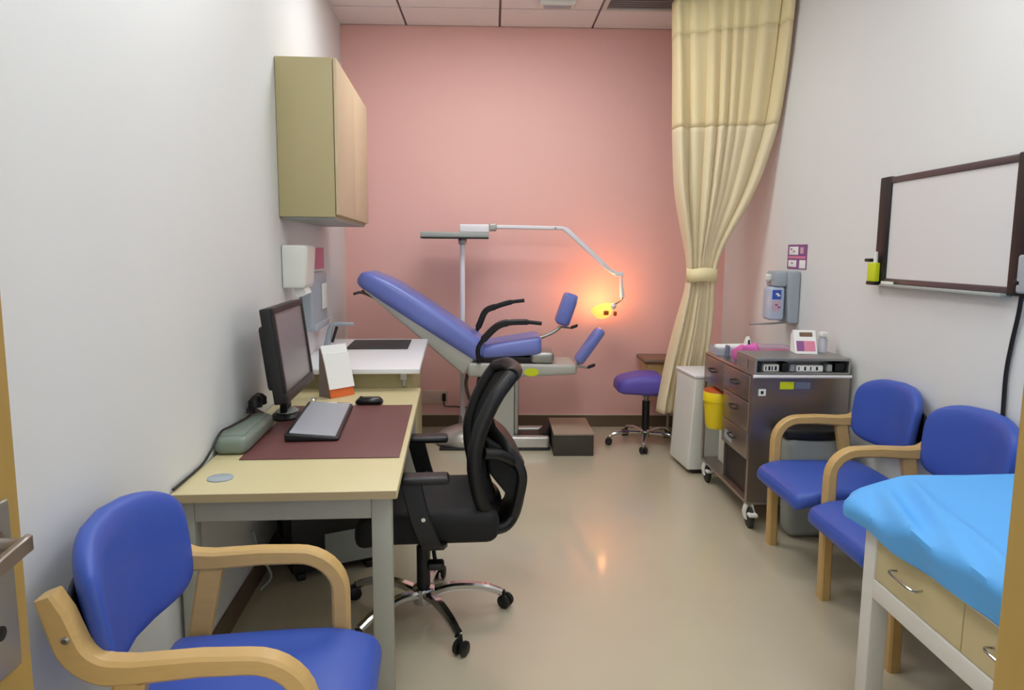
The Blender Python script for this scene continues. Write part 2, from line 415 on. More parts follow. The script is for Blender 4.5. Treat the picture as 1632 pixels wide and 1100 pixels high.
# ------------------------------------------------------------------ desk
DX = 0.70
t = thing('desk', 'cream topped desk on a grey metal frame along the left wall', 'desk', L(0.008, 2.19), LA)
MB().rbox((0, 0, 0.712), (DX, 1.74, 0.74), 0.004, 2).build('desk_top', 'laminate', t)
MB().strap([(0.004, -0.0015, 0.726), (DX-0.004, -0.0015, 0.726)], 0.026, 0.003, axis=(0, 0, 1), ch=0.05).build('edge_band', 'laminate_edge', t, smooth=False)
for x0, x1 in ((0.0, 0.05), (0.607, 0.672)):
    for y0 in (0.045, 1.62):
        MB().rbox((x0+0.005, y0, 0), (x1+0.005, y0+0.06, 0.712), 0.004, 2).build('leg', 'grey_metal', t)
for y0 in (0.045, 1.62):
    MB().rbox((0.055, y0, 0.632), (0.612, y0+0.055, 0.712), 0.004, 2).build('apron', 'grey_metal', t)
for x0 in (0.01, 0.617):
    MB().rbox((x0, 0.105, 0.645), (x0+0.045, 1.62, 0.712), 0.004, 2).build('rail', 'grey_metal', t)
g_ = MB().lathe([(0.042, 0.0), (0.042, 0.004), (0.038, 0.006), (0.0, 0.006)], (0.105, 0.155, 0.74), 28).build('cable_grommet', 'cool_grey', t)
o = MB().rbox((0, 0, 0), (0.575, 0.905, 0.004), 0.002, 2).build('desk_mat', 'mat_brown'); put(o, L(0.113, 2.555, 0.741), LA)
tag(o, 'dark red brown rectangular desk mat under the keyboard', 'desk mat')
t = thing('keyboard', 'slim keyboard with pale grey top and black base on the desk mat', 'keyboard', L(0.315, 3.09, 0.746), LA+R(2.5))
def kb_fn(p):
    x, y, z = p; return (x, y, z + (0.010 if z > 0.012 else 0)*(-x/0.1))
MB().rbox((-0.105, -0.31, 0.0), (0.105, 0.31, 0.024), 0.008, 3, kb_fn).build('base', 'black', t)
MB().rbox((-0.088, -0.295, 0.020), (0.092, 0.30, 0.0285), 0.004, 2, kb_fn).build('key_panel', 'key_grey', t)
t = thing('computer_mouse', 'black computer mouse at the far end of the desk mat', 'mouse', L(0.475, 3.49, 0.741), LA+R(90))
def ms_fn(p):
    x, y, z = p; return (x, y*(1-0.25*(x/0.06)**2), max(0.0, z*(1-0.55*(x/0.062)**2)) if z > 0.001 else z)
MB().rbox((-0.038, -0.068, 0.0), (0.038, 0.068, 0.048), 0.022, 5, lambda p: (p[0]*(1-0.2*(p[1]/0.06)**2), p[1], p[2]*(1-0.35*(p[1]/0.06)**2))).build('shell', 'black_gloss', t)
MB().lathe([(0.0, -0.004), (0.009, -0.004), (0.009, 0.004), (0.0, 0.004)], (0.0, 0.040, 0.034), 14, 'x').build('scroll_wheel', 'rubber_dark', t)
# silver pen beyond the keyboard
t = thing('pen', 'white and silver pen lying past the keyboard end', 'pen', L(0.185, 3.445, 0.755), LA)
MB().tube([(0, 0, 0), (0.14, 0, 0)], 0.009, 10).build('barrel', 'white_plastic', t)
MB().tube([(0.14, 0, 0), (0.215, 0.0, 0)], [0.0085, 0.005], 10).build('cap', 'chrome', t)
# sage green box by the wall
t = thing('plastic_box', 'low sage grey plastic box on the desk against the wall', 'box', L(0.004, 2.665, 0.741), LA)
MB().rbox((0, -0.05, 0), (0.122, 0.37, 0.068), 0.026, 4).build('body', 'sage', t)
MB().rbox((0.018, -0.025, 0.0655), (0.104, 0.345, 0.071), 0.003, 2).build('lid', 'sage', t)
# monitor
t = thing('monitor', 'black framed computer monitor on the desk, screen off', 'monitor', L(0.205, 3.155, 0.746), LA)
tilt = Matrix.Rotation(R(-7), 3, 'Y')
def mon(p): q = tilt @ (Vector(p) - Vector((0, 0, 0.19))) + Vector((0, 0, 0.19)); return (q.x, q.y, q.z)
def mbx(a, b, r=0.004): return MB().rbox(a, b, r, 2, mon)
hs, z0, z1 = 0.285, 0.132, 0.522
mbx((-0.045, -hs, z0), (0.0, hs, z1), 0.006).build('housing', 'black', t)
mbx((-0.075, -0.24, z0+0.05), (-0.04, 0.24, z1-0.07), 0.02).build('rear_cover', 'black', t)
f_ = MB()
for a, b in (((-hs, z1-0.026), (hs, z1)), ((-hs, z0), (hs, z0+0.042)), ((-hs, z0+0.042), (-hs+0.028, z1-0.026)), ((hs-0.028, z0+0.042), (hs, z1-0.026))):
    f_.rbox((-0.004, a[0], a[1]), (0.010, b[0], b[1]), 0.003, 2, mon)
f_.build('bezel', 'black', t)
mbx((-0.004, -hs+0.02, z0+0.03), (0.0035, hs-0.02, z1-0.02), 0.001).build('screen', 'screen', t)
MB().strap([(-0.072, 0.06, 0.012), (-0.066, 0.04, 0.14), (-0.055, 0.02, 0.30)], 0.10, 0.03).build('stand_neck', 'black', t)
MB().lathe([(0.0, 0.0), (0.080, 0.0), (0.082, 0.006), (0.07, 0.018), (0.04, 0.03), (0.0, 0.032)], (-0.072, 0.07, 0), 32, sx=0.8, sy=1.1).build('stand_base', 'black', t)
MB().lathe([(0.0, 0.024), (0.055, 0.022), (0.06, 0.028), (0.04, 0.040), (0.0, 0.044)], (-0.068, 0.07, 0), 28, sx=0.85, sy=1.1).build('base_cover', 'grey_plastic', t)
# black desk phone behind the monitor, with a cable
t = thing('desk_phone', 'black telephone tucked between the monitor and the wall', 'telephone', L(0.062, 3.082, 0.741), LA)
MB().prism([(-0.055, 0), (0.04, 0), (0.04, 0.03), (-0.055, 0.085)], -0.038, 0.038).build('body', 'black', t, smooth=False, bevel=0.008)
hs_ = MB().tube(smooth_path([(-0.015, -0.040, 0.090), (-0.015, -0.035, 0.118), (-0.015, 0.0, 0.114), (-0.015, 0.030, 0.118), (-0.015, 0.036, 0.090)], 4), [0.03]*4+[0.022]*9+[0.03]*4, 12).build('handset', 'black', t)
o = MB().tube(smooth_path([L(0.045, 3.03, 0.835), L(0.05, 2.99, 0.828), L(0.05, 2.9, 0.820), L(0.035, 2.74, 0.822), L(0.025, 2.64, 0.822), L(0.012, 2.56, 0.77), L(0.010, 2.46, 0.748), L(0.010, 2.215, 0.748)]), 0.0045, 8).build('cable', 'black')
tag(o, 'black cable trailing along the wall behind the low sage box', 'cable')
# document holder with papers
t = thing('document_stand', 'upright document stand with folded white sheets and an orange folder', 'document stand', L(0.275, 3.735, 0.741), LA+R(46))
MB().prism([(-0.05, 0), (0.045, 0), (0.035, 0.245), (0.02, 0.26)], -0.075, -0.070, 'x').build('side_panel', 'spine', t, smooth=False)
MB().prism([(-0.05, 0), (0.045, 0), (0.035, 0.245), (0.02, 0.26)], 0.070, 0.075, 'x').build('side_panel', 'spine', t, smooth=False)
MB().prism([(-0.058, 0.0), (-0.05, 0.0), (0.010, 0.21), (0.002, 0.21)], -0.074, 0.076, 'x').build('orange_folder', 'orange', t, smooth=False)
MB().prism([(-0.0535, 0.045), (-0.0485, 0.045), (0.003, 0.225), (-0.003, 0.225)], -0.078, 0.080, 'x').build('sheet', 'paper', t, smooth=False)
MB().prism([(-0.012, 0.19), (-0.008, 0.185), (0.022, 0.262), (0.014, 0.266)], -0.079, 0.079, 'x').build('folded_sheet', 'paper', t, smooth=False)
o = MB().lathe([(0.0, 0), (0.016, 0), (0.018, 0.012), (0.012, 0.02), (0.0, 0.021)], (0, 0, 0), 16).build('clip_dish', 'chrome'); put(o, L(0.19, 3.56, 0.741))
tag(o, 'tiny shiny metal clip holder next to the document stand', 'clip holder')

# under the desk
t = thing('computer_tower', 'black computer tower with grey side panel under the desk', 'computer', L(0.30, 3.30), LA+R(24))
MB().rbox((-0.20, -0.10, 0.03), (0.20, 0.10, 0.44), 0.008, 2).build('case', 'black', t)
MB().rbox((-0.05, -0.106, 0.045), (0.195, -0.098, 0.20), 0.003, 2).build('side_panel', 'grey_plastic', t)
for x_ in (-0.16, 0.16):
    MB().rbox((x_-0.02, -0.11, 0.0), (x_+0.02, 0.11, 0.032), 0.006, 2).build('foot', 'black', t)
t = thing('rubbish_bag', 'shiny black plastic bag slumped under the desk by the wall', 'bag', L(0.15, 3.52), LA)
def bag_fn(p):
    x, y, z = p; a = math.atan2(y, x); k = 1 + 0.10*math.sin(5*a+z*9) + 0.06*math.sin(11*a-z*17)
    s_ = 0.8 + 0.25*math.sin(PI*min(1, z/0.55)); return (x*k*s_, y*k*s_, z*(1+0.03*math.sin(7*a)))
MB().rbox((-0.12, -0.13, 0.02), (0.12, 0.13, 0.56), 0.09, 6, bag_fn).build('bag', 'bag_black', t)
MB().lathe([(0.03, 0.0), (0.045, 0.04), (0.055, 0.07), (0.0, 0.05)], (0, 0, 0.545), 14).build('knot', 'bag_black', t)
o = MB().tube(smooth_path([L(0.025, 3.0, 0.30), L(0.05, 3.02, 0.18), L(0.09, 3.03, 0.08), L(0.05, 3.0, 0.03)]), 0.006, 8).build('flex', 'grey_plastic')
tag(o, 'grey flex hanging down the wall under the desk', 'cable')

# ------------------------------------------------------------------ counter unit with raised white top
t = thing('counter_unit', 'cream base unit with a raised white worktop past the desk', 'counter', L(0.006, 3.945), LA)
MB().rbox((0, 0.0, 0.05), (0.655, 1.20, 0.832), 0.003, 2).build('body', 'cabinet_beige', t)
bx((0.0, 0.02, 0.0), (0.60, 1.18, 0.05)).build('plinth', 'skirting', t, smooth=False)
MB().rbox((0, -0.10, 0.832), (0.70, 1.24, 0.86), 0.004, 2).build('worktop', 'white_top', t)
MB().rbox((0, -0.10, 0.86), (0.012, 1.24, 1.02), 0.003, 2).build('backsplash', 'white_top', t)
MB().box((0.59, -0.05, 0.79), (0.63, 0.0, 0.832)).box((0.60, -0.012, 0.745), (0.62, 0.0, 0.79)).build('bracket', 'steel_dull', t, smooth=False, bevel=0.003)
o = MB().rbox((0, 0, 0), (0.40, 0.46, 0.006), 0.003, 2).build('worktop_mat', 'rubber_dark'); put(o, L(0.195, 4.63, 0.861), LA)
tag(o, 'dark grey rectangular mat on the white worktop', 'mat')
t = thing('lever_tap', 'chrome elbow lever tap at the back of the white worktop', 'tap', L(0.085, 4.60, 0.861), LA)
MB().lathe([(0.0, 0), (0.026, 0), (0.026, 0.01), (0.015, 0.018), (0.0, 0.018)], (0, 0, 0), 18).build('base', 'chrome', t)
MB().strap(smooth_path([(0.0, 0, 0.01), (0.01, 0, 0.07), (0.025, 0, 0.14), (0.055, 0, 0.168), (0.17, 0, 0.166)]), 0.045, [0.04, 0.034, 0.026, 0.02, 0.016]).build('spout', 'cool_grey', t)
MB().strap([(0.034, 0.002, 0.05), (0.066, 0.002, 0.15)], 0.024, 0.016).build('lever', 'black', t)

# ------------------------------------------------------------------ left wall fittings
t = thing('wall_cabinet', 'tall cream wall cabinet hung above the worktop', 'cabinet', L(0.0, 3.79, 1.665), LA)
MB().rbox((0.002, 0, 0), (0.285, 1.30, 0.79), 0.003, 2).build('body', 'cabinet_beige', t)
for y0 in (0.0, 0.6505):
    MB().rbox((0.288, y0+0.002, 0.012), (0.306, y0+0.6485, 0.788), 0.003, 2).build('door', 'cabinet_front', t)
bx((0.01, 0.02, -0.012), (0.28, 1.28, 0.0)).build('underside', 'grey_plastic', t, smooth=False)
t = thing('paper_towel_dispenser', 'white paper towel dispenser on the wall below the cabinet', 'dispenser', L(0.0, 3.80, 1.295), LA)
MB().rbox((0.002, 0, 0.0), (0.13, 0.24, 0.225), 0.012, 3, lambda p: (p[0]*(1-0.12*(1-p[2]/0.22)), p[1], p[2])).build('housing', 'white_plastic', t)
MB().rbox((0.10, 0.006, 0.012), (0.136, 0.234, 0.218), 0.010, 3, lambda p: (p[0]*(1-0.12*(1-p[2]/0.22)), p[1], p[2])).build('front_cover', 'white_frame', t)
MB().prism([(0.05, 0.01), (0.10, 0.01), (0.115, -0.03), (0.07, -0.05), (0.06, -0.04)], 0.05, 0.19).build('paper_towel', 'paper', t, smooth=False)
o = bx((0.001, 0, 0), (0.004, 0.72, 0.14)).build('poster', 'pink_soft', smooth=False); put(o, L(0, 4.32, 1.37), LA)
tag(o, 'small pink notice on the wall under the cabinet', 'notice')
t = thing('wall_holder', 'pale blue grey plastic holder on the wall behind the tap', 'dispenser', L(0, 4.22, 1.03), LA)
MB().rbox((0.002, 0, 0), (0.075, 0.50, 0.33), 0.02, 3).build('body', 'cool_grey', t)
MB().rbox((0.075, 0.28, 0.10), (0.088, 0.42, 0.26), 0.006, 2).build('window', 'white_plastic', t)
MB().rbox((0.04, 0.02, -0.012), (0.09, 0.48, 0.03), 0.010, 3).build('tray', 'cool_grey', t)

# ------------------------------------------------------------------ office chair
t = thing('office_chair', 'black mesh office swivel chair on a chrome star base at the desk', 'office chair', (-0.28, 2.83, 0), R(4))
base = MB().lathe([(0.0, 0.06), (0.045, 0.06), (0.05, 0.08), (0.045, 0.125), (0.03, 0.13), (0.0, 0.13)], (0, 0, 0), 20).build('hub', 'chrome', t)
for k in range(5):
    a = R(7+72*k); ca, sa = math.cos(a), math.sin(a)
    pts = smooth_path([(0.03*ca, 0.03*sa, 0.10), (0.13*ca, 0.13*sa, 0.115), (0.25*ca, 0.25*sa, 0.10), (0.325*ca, 0.325*sa, 0.070)], 5)
    n_ = len(pts)
    MB().strap(pts, [0.045-0.012*i/(n_-1) for i in range(n_)], [0.035-0.008*i/(n_-1) for i in range(n_)], axis=(-sa, ca, 0), ch=0.25).build('leg', 'chrome', t)
    cx, cy = 0.345*ca, 0.345*sa
    cs = MB()
    sn = a + R(50 + 40*k)
    for q in (-0.016, 0.016):
        c_ = (cx + q*math.cos(sn), cy + q*math.sin(sn), 0.029)
        vs = MB().lathe([(0.0, -0.010), (0.022, -0.010), (0.029, -0.005), (0.029, 0.005), (0.022, 0.010), (0.0, 0.010)], (0, 0, 0), 18, 'x')
        rm = Matrix.Rotation(sn, 3, 'Z'); cs.add([rm @ Vector(v) + Vector(c_) for v in vs.v], vs.f)
    ca_o = cs.build('caster', 'black', t)
    MB().tube([(cx, cy, 0.03), (cx-0.01*ca, cy-0.01*sa, 0.075)], 0.009, 8).build('stem', 'black', ca_o)
MB().lathe([(0.028, 0.12), (0.028, 0.30), (0.020, 0.30), (0.020, 0.40), (0.0, 0.40)], (0, 0, 0), 20).build('gas_lift', 'black', t)
MB().rbox((-0.12, -0.09, 0.345), (0.14, 0.09, 0.42), 0.02, 3).build('mechanism', 'black', t)
MB().tube(smooth_path([(0.03, -0.09, 0.38), (0.04, -0.16, 0.37), (0.05, -0.20, 0.325)]), 0.008, 8).build('lever', 'black', t)
MB().rbox((0.02, -0.235, 0.295), (0.085, -0.18, 0.325), 0.012, 3).build('lever_paddle', 'black', t)
def os_fn(p):
    x, y, z = p; d = max(0, (-x-0.12)/0.15); z -= 0.03*d*d
    if z > 0.46: z += 0.02*abs(y/0.25)**2
    return (x, y, z)
MB().rbox((-0.25, -0.25, 0.395), (0.295, 0.25, 0.515), 0.05, 4, os_fn).build('seat', 'black_soft', t)
for sg in (-1, 1):
    y = 0.285*sg
    ar = MB().strap(smooth_path([(0.06, y-0.05*sg, 0.40), (0.04, y+0.005*sg, 0.42), (0.0, y+0.01*sg, 0.52), (-0.03, y, 0.64), (-0.03, y, 0.665)]), [0.075]*21, 0.022, axis=(1, 0, 0)).build('arm_support', 'black', t)
    MB().rbox((-0.07, y-0.042, 0.66), (0.105, y+0.042, 0.69), 0.014, 3).build('arm_pad', 'black_frame', ar)
    MB().lathe([(0.0, -0.006), (0.008, -0.006), (0.008, 0.006), (0.0, 0.006)], (0.01, y-0.02*sg if sg > 0 else y-0.026, 0.53), 12, 'y').build('bolt', 'chrome', ar)
prof = smooth_path([(0.290, 0, 0.50), (0.258, 0, 0.60), (0.242, 0, 0.72), (0.262, 0, 0.83), (0.312, 0, 0.94), (0.370, 0, 1.03)], 6)
wd = [0.40+0.06*math.sin(PI*min(1, i/(len(prof)-1)*0.9)) for i in range(len(prof))]
# backrest: curved panel inside a thick rim
rim_pts = []
def bpnt(u, v):   # u across -1..1, v along the profile 0..1
    i = v*(len(prof)-1); a = int(min(len(prof)-2, i)); q = prof[a].lerp(prof[a+1], i-a)
    wv = 0.20 + 0.035*math.sin(PI*v)
    return Vector((q.x - 0.045*u*u + 0.0, u*wv, q.z))
loop = []
N = 12
for i in range(N): loop.append(bpnt(-0.8+1.6*i/N, 1.0))
for i in range(N): loop.append(bpnt(1.0, 0.95-0.9*i/N))
for i in range(N): loop.append(bpnt(0.8-1.6*i/N, 0.0))
for i in range(N): loop.append(bpnt(-1.0, 0.05+0.9*i/N))
loop.append(loop[0])
MB().tube(loop, 0.029, 10).build('back_rim', 'black', t)
MB().grid(lambda u, v: bpnt(2*u-1, v), 14, 24).build('back_mesh', 'black_soft', t, solid=0.012)
spine_ = MB().strap(smooth_path([(0.275, 0, 0.80), (0.335, 0, 0.735), (0.385, 0, 0.645), (0.378, 0, 0.55), (0.35, 0, 0.44), (0.27, 0, 0.395), (0.10, 0, 0.395)]), [0.16, 0.30, 0.32, 0.30, 0.22, 0.16, 0.14], 0.04).build('back_spine', 'black', t)
for sg in (-1, 1):
    MB().tube(smooth_path([(0.235, 0.20*sg, 0.74), (0.31, 0.17*sg, 0.72), (0.382, 0.10*sg, 0.64), (0.375, 0.09*sg, 0.50), (0.33, 0.11*sg, 0.42), (0.24, 0.16*sg, 0.42)]), 0.023, 10).build('back_bracket', 'black', t)
MB().prism([(0.245, 0.78), (0.33, 0.735), (0.385, 0.65), (0.38, 0.555), (0.345, 0.53), (0.26, 0.64)], -0.13, 0.13).build('lumbar_shell', 'black_soft', t, smooth=False, bevel=0.01)
MB().rbox((0.365, -0.05, 0.555), (0.408, 0.05, 0.665), 0.012, 3).build('tension_block', 'black_frame', t)

# ------------------------------------------------------------------ treatment chair at the back
YC = 5.50
t = thing('gynaecology_chair', 'blue reclined gynaecological treatment chair by the pink wall', 'treatment chair', (0, YC, 0))
wv = 0.21
dirx = Vector((-0.855, 0, 0.56)).normalized(); nrm = Vector((0.56, 0, 0.855)).normalized()
def along(p):   # local x along the backrest, z out of it
    q = Vector((-0.115, 0, 0.655)) + dirx*p[0] + nrm*p[2]; return (q.x, p[1], q.z)
def pad_fn(p):
    x, y, z = p
    k = max(0, (x-0.80)/0.25); y2 = y*(1-0.10*k*k); z2 = 0.02 + (z-0.02)*(1-0.22*k*k) + 0.012*math.sin(PI*x/1.03)*(z > 0.08)
    return along((x, y2, z2))
MB().rbox((0.0, -wv-0.01, 0.0), (1.085, wv+0.01, 0.17), 0.062, 5, pad_fn).build('back_pad', 'blue_gyn', t)
def shell_fn(p):
    x, y, z = p; k = x/1.0; return along((x, y*(1-0.1*k), 0.02 + (z-0.02)*(1-0.88*k)))
MB().rbox((0.04, -wv+0.005, -0.125), (1.0, wv-0.005, 0.03), 0.02, 3, shell_fn).build('back_shell', 'chair_grey', t)
q1 = along((0.98, -wv+0.04, 0.0)); q2 = along((1.05, -wv+0.04, -0.015))
for sg in (-1, 1):
    MB().tube(smooth_path([along((0.9, sg*0.17, 0.0)), along((1.0, sg*0.17, -0.02)), (along((1.05, 0, 0))[0]-0.03, sg*0.17, along((1.05, 0, 0))[2]-0.055)]), 0.010, 8).build('grab_bar', 'brown_dark', t)
def st_fn(p):
    x, y, z = p; k = (x+0.09)/0.45
    return (x, y, z + 0.075*k*(0.4+0.6*(z > 0.76)))
MB().rbox((-0.095, -wv-0.01, 0.70), (0.365, wv+0.01, 0.80), 0.045, 5, st_fn).build('seat_pad', 'blue_gyn', t)
MB().rbox((-0.10, -wv+0.02, 0.66), (0.33, wv-0.02, 0.715), 0.01, 2).build('seat_tray', 'black', t)
MB().rbox((-0.185, -wv-0.005, 0.565), (0.63, wv+0.005, 0.672), 0.022, 3, lambda p: (p[0], p[1], p[2] + (0.022*max(0, (p[0]-0.2)/0.43) if p[2] < 0.6 else -0.012*(p[0]+0.185)/0.8))).build('main_beam', 'chair_grey', t)
MB().rbox((-0.19, -wv+0.03, 0.60), (-0.05, wv-0.03, 0.71), 0.03, 3).build('hinge_housing', 'black', t)
MB().rbox((0.28, -wv+0.01, 0.665), (0.46, 0.06, 0.755), 0.03, 4, lambda p: (p[0], p[1], p[2])).build('basin', 'steel_dull', t)
MB().lathe([(0.0, -0.004), (0.055, -0.004), (0.055, 0.004), (0.0, 0.004)], (0.29, -wv-0.008, 0.605), 20, 'y', sy=0.55).build('status_sticker', 'lime', t)
for yy, zo in ((-wv+0.02, 0.0), (wv-0.01, 0.23)):
    # leg supports
    if zo == 0.0:
        bar = MB().tube(smooth_path([(0.55, yy, 0.62), (0.62, yy, 0.64), (0.645, yy, 0.68)]), 0.014, 8).build('leg_holder_bar', 'steel_dull', t)
        ctr = Vector((0.725, yy-0.02, 0.80)); ang = R(-35)
        kn = (0.73, yy-0.05, 0.655); hw = 0.032
    else:
        bar = MB().tube(smooth_path([(0.33, yy, 0.80), (0.42, yy, 0.83), (0.50, yy, 0.87), (0.54, yy, 0.905)]), 0.014, 8).build('leg_holder_bar', 'steel_dull', t)
        ctr = Vector((0.593, yy, 1.04)); ang = R(-19)
        kn = (0.645, yy-0.02, 0.905); hw = 0.055
    rm = Matrix.Rotation(-ang, 3, 'Y')
    def lp(p, rm=rm, ctr=ctr):
        x, y, z = p; k = (z/0.155); x += -0.02*(y/0.09)**2
        q = rm @ Vector((x, y*(1-0.18*k*k), z)) + ctr; return (q.x, q.y, q.z)
    MB().rbox((-hw, -0.09, -0.155 if zo == 0 else -0.13), (hw, 0.09, 0.155 if zo == 0 else 0.13), 0.03, 4, lp).build('leg_rest', 'blue_gyn', t)
    MB().rbox((kn[0]-0.028, kn[1]-0.012, kn[2]-0.012), (kn[0]+0.030, kn[1]+0.012, kn[2]+0.014), 0.011, 4, lambda p, kn=kn: (p[0], p[1], p[2]+0.35*(p[0]-kn[0]))).build('clamp_knob', 'black', t)
    MB().tube([(kn[0]-0.03, kn[1], kn[2]-0.01), (kn[0]-0.10, kn[1]+0.03, kn[2]-0.005)], 0.008, 8).build('clamp_stem', 'steel_dull', t)
arm1 = smooth_path([(-0.10, -wv-0.005, 0.68), (-0.105, -wv-0.01, 0.79), (-0.04, -wv-0.01, 0.88), (0.04, -wv-0.01, 0.952), (0.12, -wv-0.01, 0.975), (0.25, -wv-0.01, 0.980), (0.36, -wv-0.01, 0.970)])
MB().strap(arm1, 0.035, [0.032]*10+[0.052]*14+[0.042]*7+[0.028]*6, ch=0.3).build('armrest', 'black', t)
arm2 = smooth_path([(-0.13, wv, 0.72), (-0.135, wv, 0.83), (-0.10, wv, 0.93), (-0.055, wv, 1.025), (0.03, wv, 1.062), (0.14, wv, 1.095), (0.25, wv, 1.11)])
MB().strap(arm2, 0.035, [0.030]*10+[0.048]*14+[0.040]*7+[0.028]*6, ch=0.3).build('armrest', 'black', t)
MB().rbox((-0.08, -0.13, 0.09), (0.165, 0.13, 0.57), 0.01, 2).build('column', 'chair_grey', t)
MB().rbox((0.165, -0.10, 0.09), (0.20, 0.10, 0.57), 0.008, 2).build('column_guide', 'steel_dull', t)
bb = MB().lathe([(0.0, 0.0), (0.24, 0.0), (0.255, 0.02), (0.25, 0.06), (0.20, 0.11), (0.10, 0.145), (0.0, 0.15)], (-0.20, 0.02, 0), 36, sx=0.95, sy=0.8)
bb.build('base_dome', 'base_metal', t)
MB().rbox((-0.22, -0.19, 0.012), (0.435, -0.12, 0.105), 0.02, 3).build('base_rail', 'base_metal', t)
MB().rbox((-0.22, 0.12, 0.012), (0.435, 0.19, 0.105), 0.02, 3).build('base_rail', 'base_metal', t)
MB().rbox((-0.05, -0.12, 0.0), (0.435, 0.12, 0.085), 0.008, 2).build('base_deck', 'brown_dark', t)
MB().rbox((-0.40, -0.196, 0.0), (0.44, 0.20, 0.016), 0.007, 2).build('base_skirt', 'black', t)
MB().prism([(0.36, 0.085), (0.435, 0.085), (0.435, 0.165), (0.42, 0.15), (0.395, 0.115)], -0.10, 0.10).build('foot_pedal', 'black', t, smooth=False, bevel=0.006)
o = MB().tube(smooth_path([(-0.19, 5.42, 0.57), (-0.20, 5.40, 0.48), (-0.165, 5.42, 0.36), (-0.12, 5.44, 0.45), (-0.10, 5.45, 0.56)]), 0.013, 8).build('hanging_hose', 'brown_dark')
tag(o, 'looped dark hose hanging under the treatment chair seat', 'hose')

# examination lamp with pole
LY = 5.80
t = thing('examination_lamp', 'white jointed examination lamp on a pole behind the treatment chair, switched on', 'lamp', (0, LY, 0))
MB().tube([(-0.243, 0, 0.14), (-0.243, 0, 1.575)], 0.021, 14).build('pole', 'lamp_arm', t)
MB().lathe([(0.0, 0), (0.16, 0.0), (0.16, 0.02), (0.04, 0.04), (0.03, 0.16), (0.0, 0.16)], (-0.243, 0, 0), 28).build('pole_foot', 'base_metal', t)
MB().lathe([(0.028, 1.545), (0.034, 1.555), (0.034, 1.59), (0.028, 1.60)], (-0.243, 0, 0), 16).build('collar', 'steel_dull', t)
MB().rbox((-0.565, -0.13, 1.598), (-0.035, 0.09, 1.640), 0.010, 3, lambda p: (p[0], p[1], p[2]-0.012*(1 if p[2] > 1.62 else 0)*(p[0]+0.3))).build('instrument_tray', 'grey_plastic', t)
MB().rbox((-0.565, -0.132, 1.590), (-0.035, 0.092, 1.602), 0.004, 2).build('tray_underside', 'rubber_dark', t)
MB().rbox((-0.268, -0.035, 1.638), (-0.03, 0.035, 1.705), 0.014, 3).build('swivel_housing', 'lamp_arm', t)
MB().rbox((-0.035, -0.028, 1.652), (0.028, 0.028, 1.712), 0.010, 3).build('swivel_joint', 'steel_dull', t)
MB().strap(smooth_path([(0.02, 0, 1.686), (0.25, 0, 1.684), (0.50, 0, 1.680)], 5), 0.03, 0.032, ch=0.3).build('upper_arm', 'lamp_arm', t)
MB().strap(smooth_path([(0.49, 0, 1.680), (0.565, 0, 1.676), (0.63, 0, 1.625), (0.80, 0, 1.475), (0.93, 0, 1.355), (1.005, 0, 1.318)], 5), 0.03, [0.032]*6+[0.04]*14+[0.034]*6, ch=0.3).build('lower_arm', 'lamp_arm', t)
MB().rbox((0.975, -0.02, 1.30), (1.05, 0.02, 1.338), 0.012, 3).build('elbow', 'lamp_arm', t)
MB().tube([(1.028, 0, 1.31), (1.035, 0, 1.22), (1.045, 0, 1.135)], [0.013, 0.014, 0.020], 12).build('drop_arm', 'lamp_arm', t)
MB().tube(smooth_path([(1.046, 0, 1.14), (1.045, 0.02, 1.118), (1.02, 0.03, 1.095), (0.985, 0.01, 1.075)]), 0.008, 8).build('ball_stem', 'steel_dull', t)
MB().lathe([(0.0, -0.026), (0.015, -0.022), (0.026, 0), (0.015, 0.022), (0.0, 0.026)], (0.972, -0.01, 1.062), 16).build('ball_joint', 'lamp_arm', t)
hd = MB().lathe([(0.0, 0.0), (0.045, 0.002), (0.068, 0.02), (0.082, 0.05), (0.094, 0.078), (0.087, 0.078), (0.07, 0.045), (0.05, 0.02), (0.0, 0.012)], (0, 0, 0), 28)
rm = Matrix.Rotation(R(-14), 3, 'Y') @ Matrix.Rotation(R(-28), 3, 'X')
hd.v = [tuple(rm @ Vector(v) + Vector((0.905, 0.0, 0.975))) for v in hd.v]
shade = hd.build('lamp_shade', 'lamp_glass', t)
MB().lathe([(0.0, -0.028), (0.02, -0.02), (0.028, 0), (0.02, 0.02), (0.0, 0.028)], (0.895, 0.03, 1.05), 16).build('bulb', 'bulb', shade)
MB().rbox((0.885, -0.082, 0.995), (0.925, -0.066, 1.03), 0.006, 2).build('grip', 'red_rim', shade)
MB().rbox((0.975, -0.03, 0.985), (1.0, 0.01, 1.02), 0.006, 2).build('switch', 'red_rim', shade)
ld_ = bpy.data.lights.new('bulb_light', 'POINT'); ld_.energy = BULB_POWER; ld_.color = (1.0, 0.36, 0.13); ld_.shadow_soft_size = 0.03
lo = bpy.data.objects.new('bulb_light', ld_); C.objects.link(lo); lo.location = (0.93, 0.02, 1.10); lo.parent = t

# step box
t = thing('step_stool', 'low two tone box step on the floor in front of the treatment chair', 'step', (0.60, 5.16, 0))
MB().rbox((-0.148, 0.0, 0.0), (0.148, 0.50, 0.155), 0.004, 2).build('body', 'step_side', t)
MB().rbox((-0.150, -0.004, 0.155), (0.150, 0.505, 0.172), 0.004, 2).build('top', 'step_top', t)

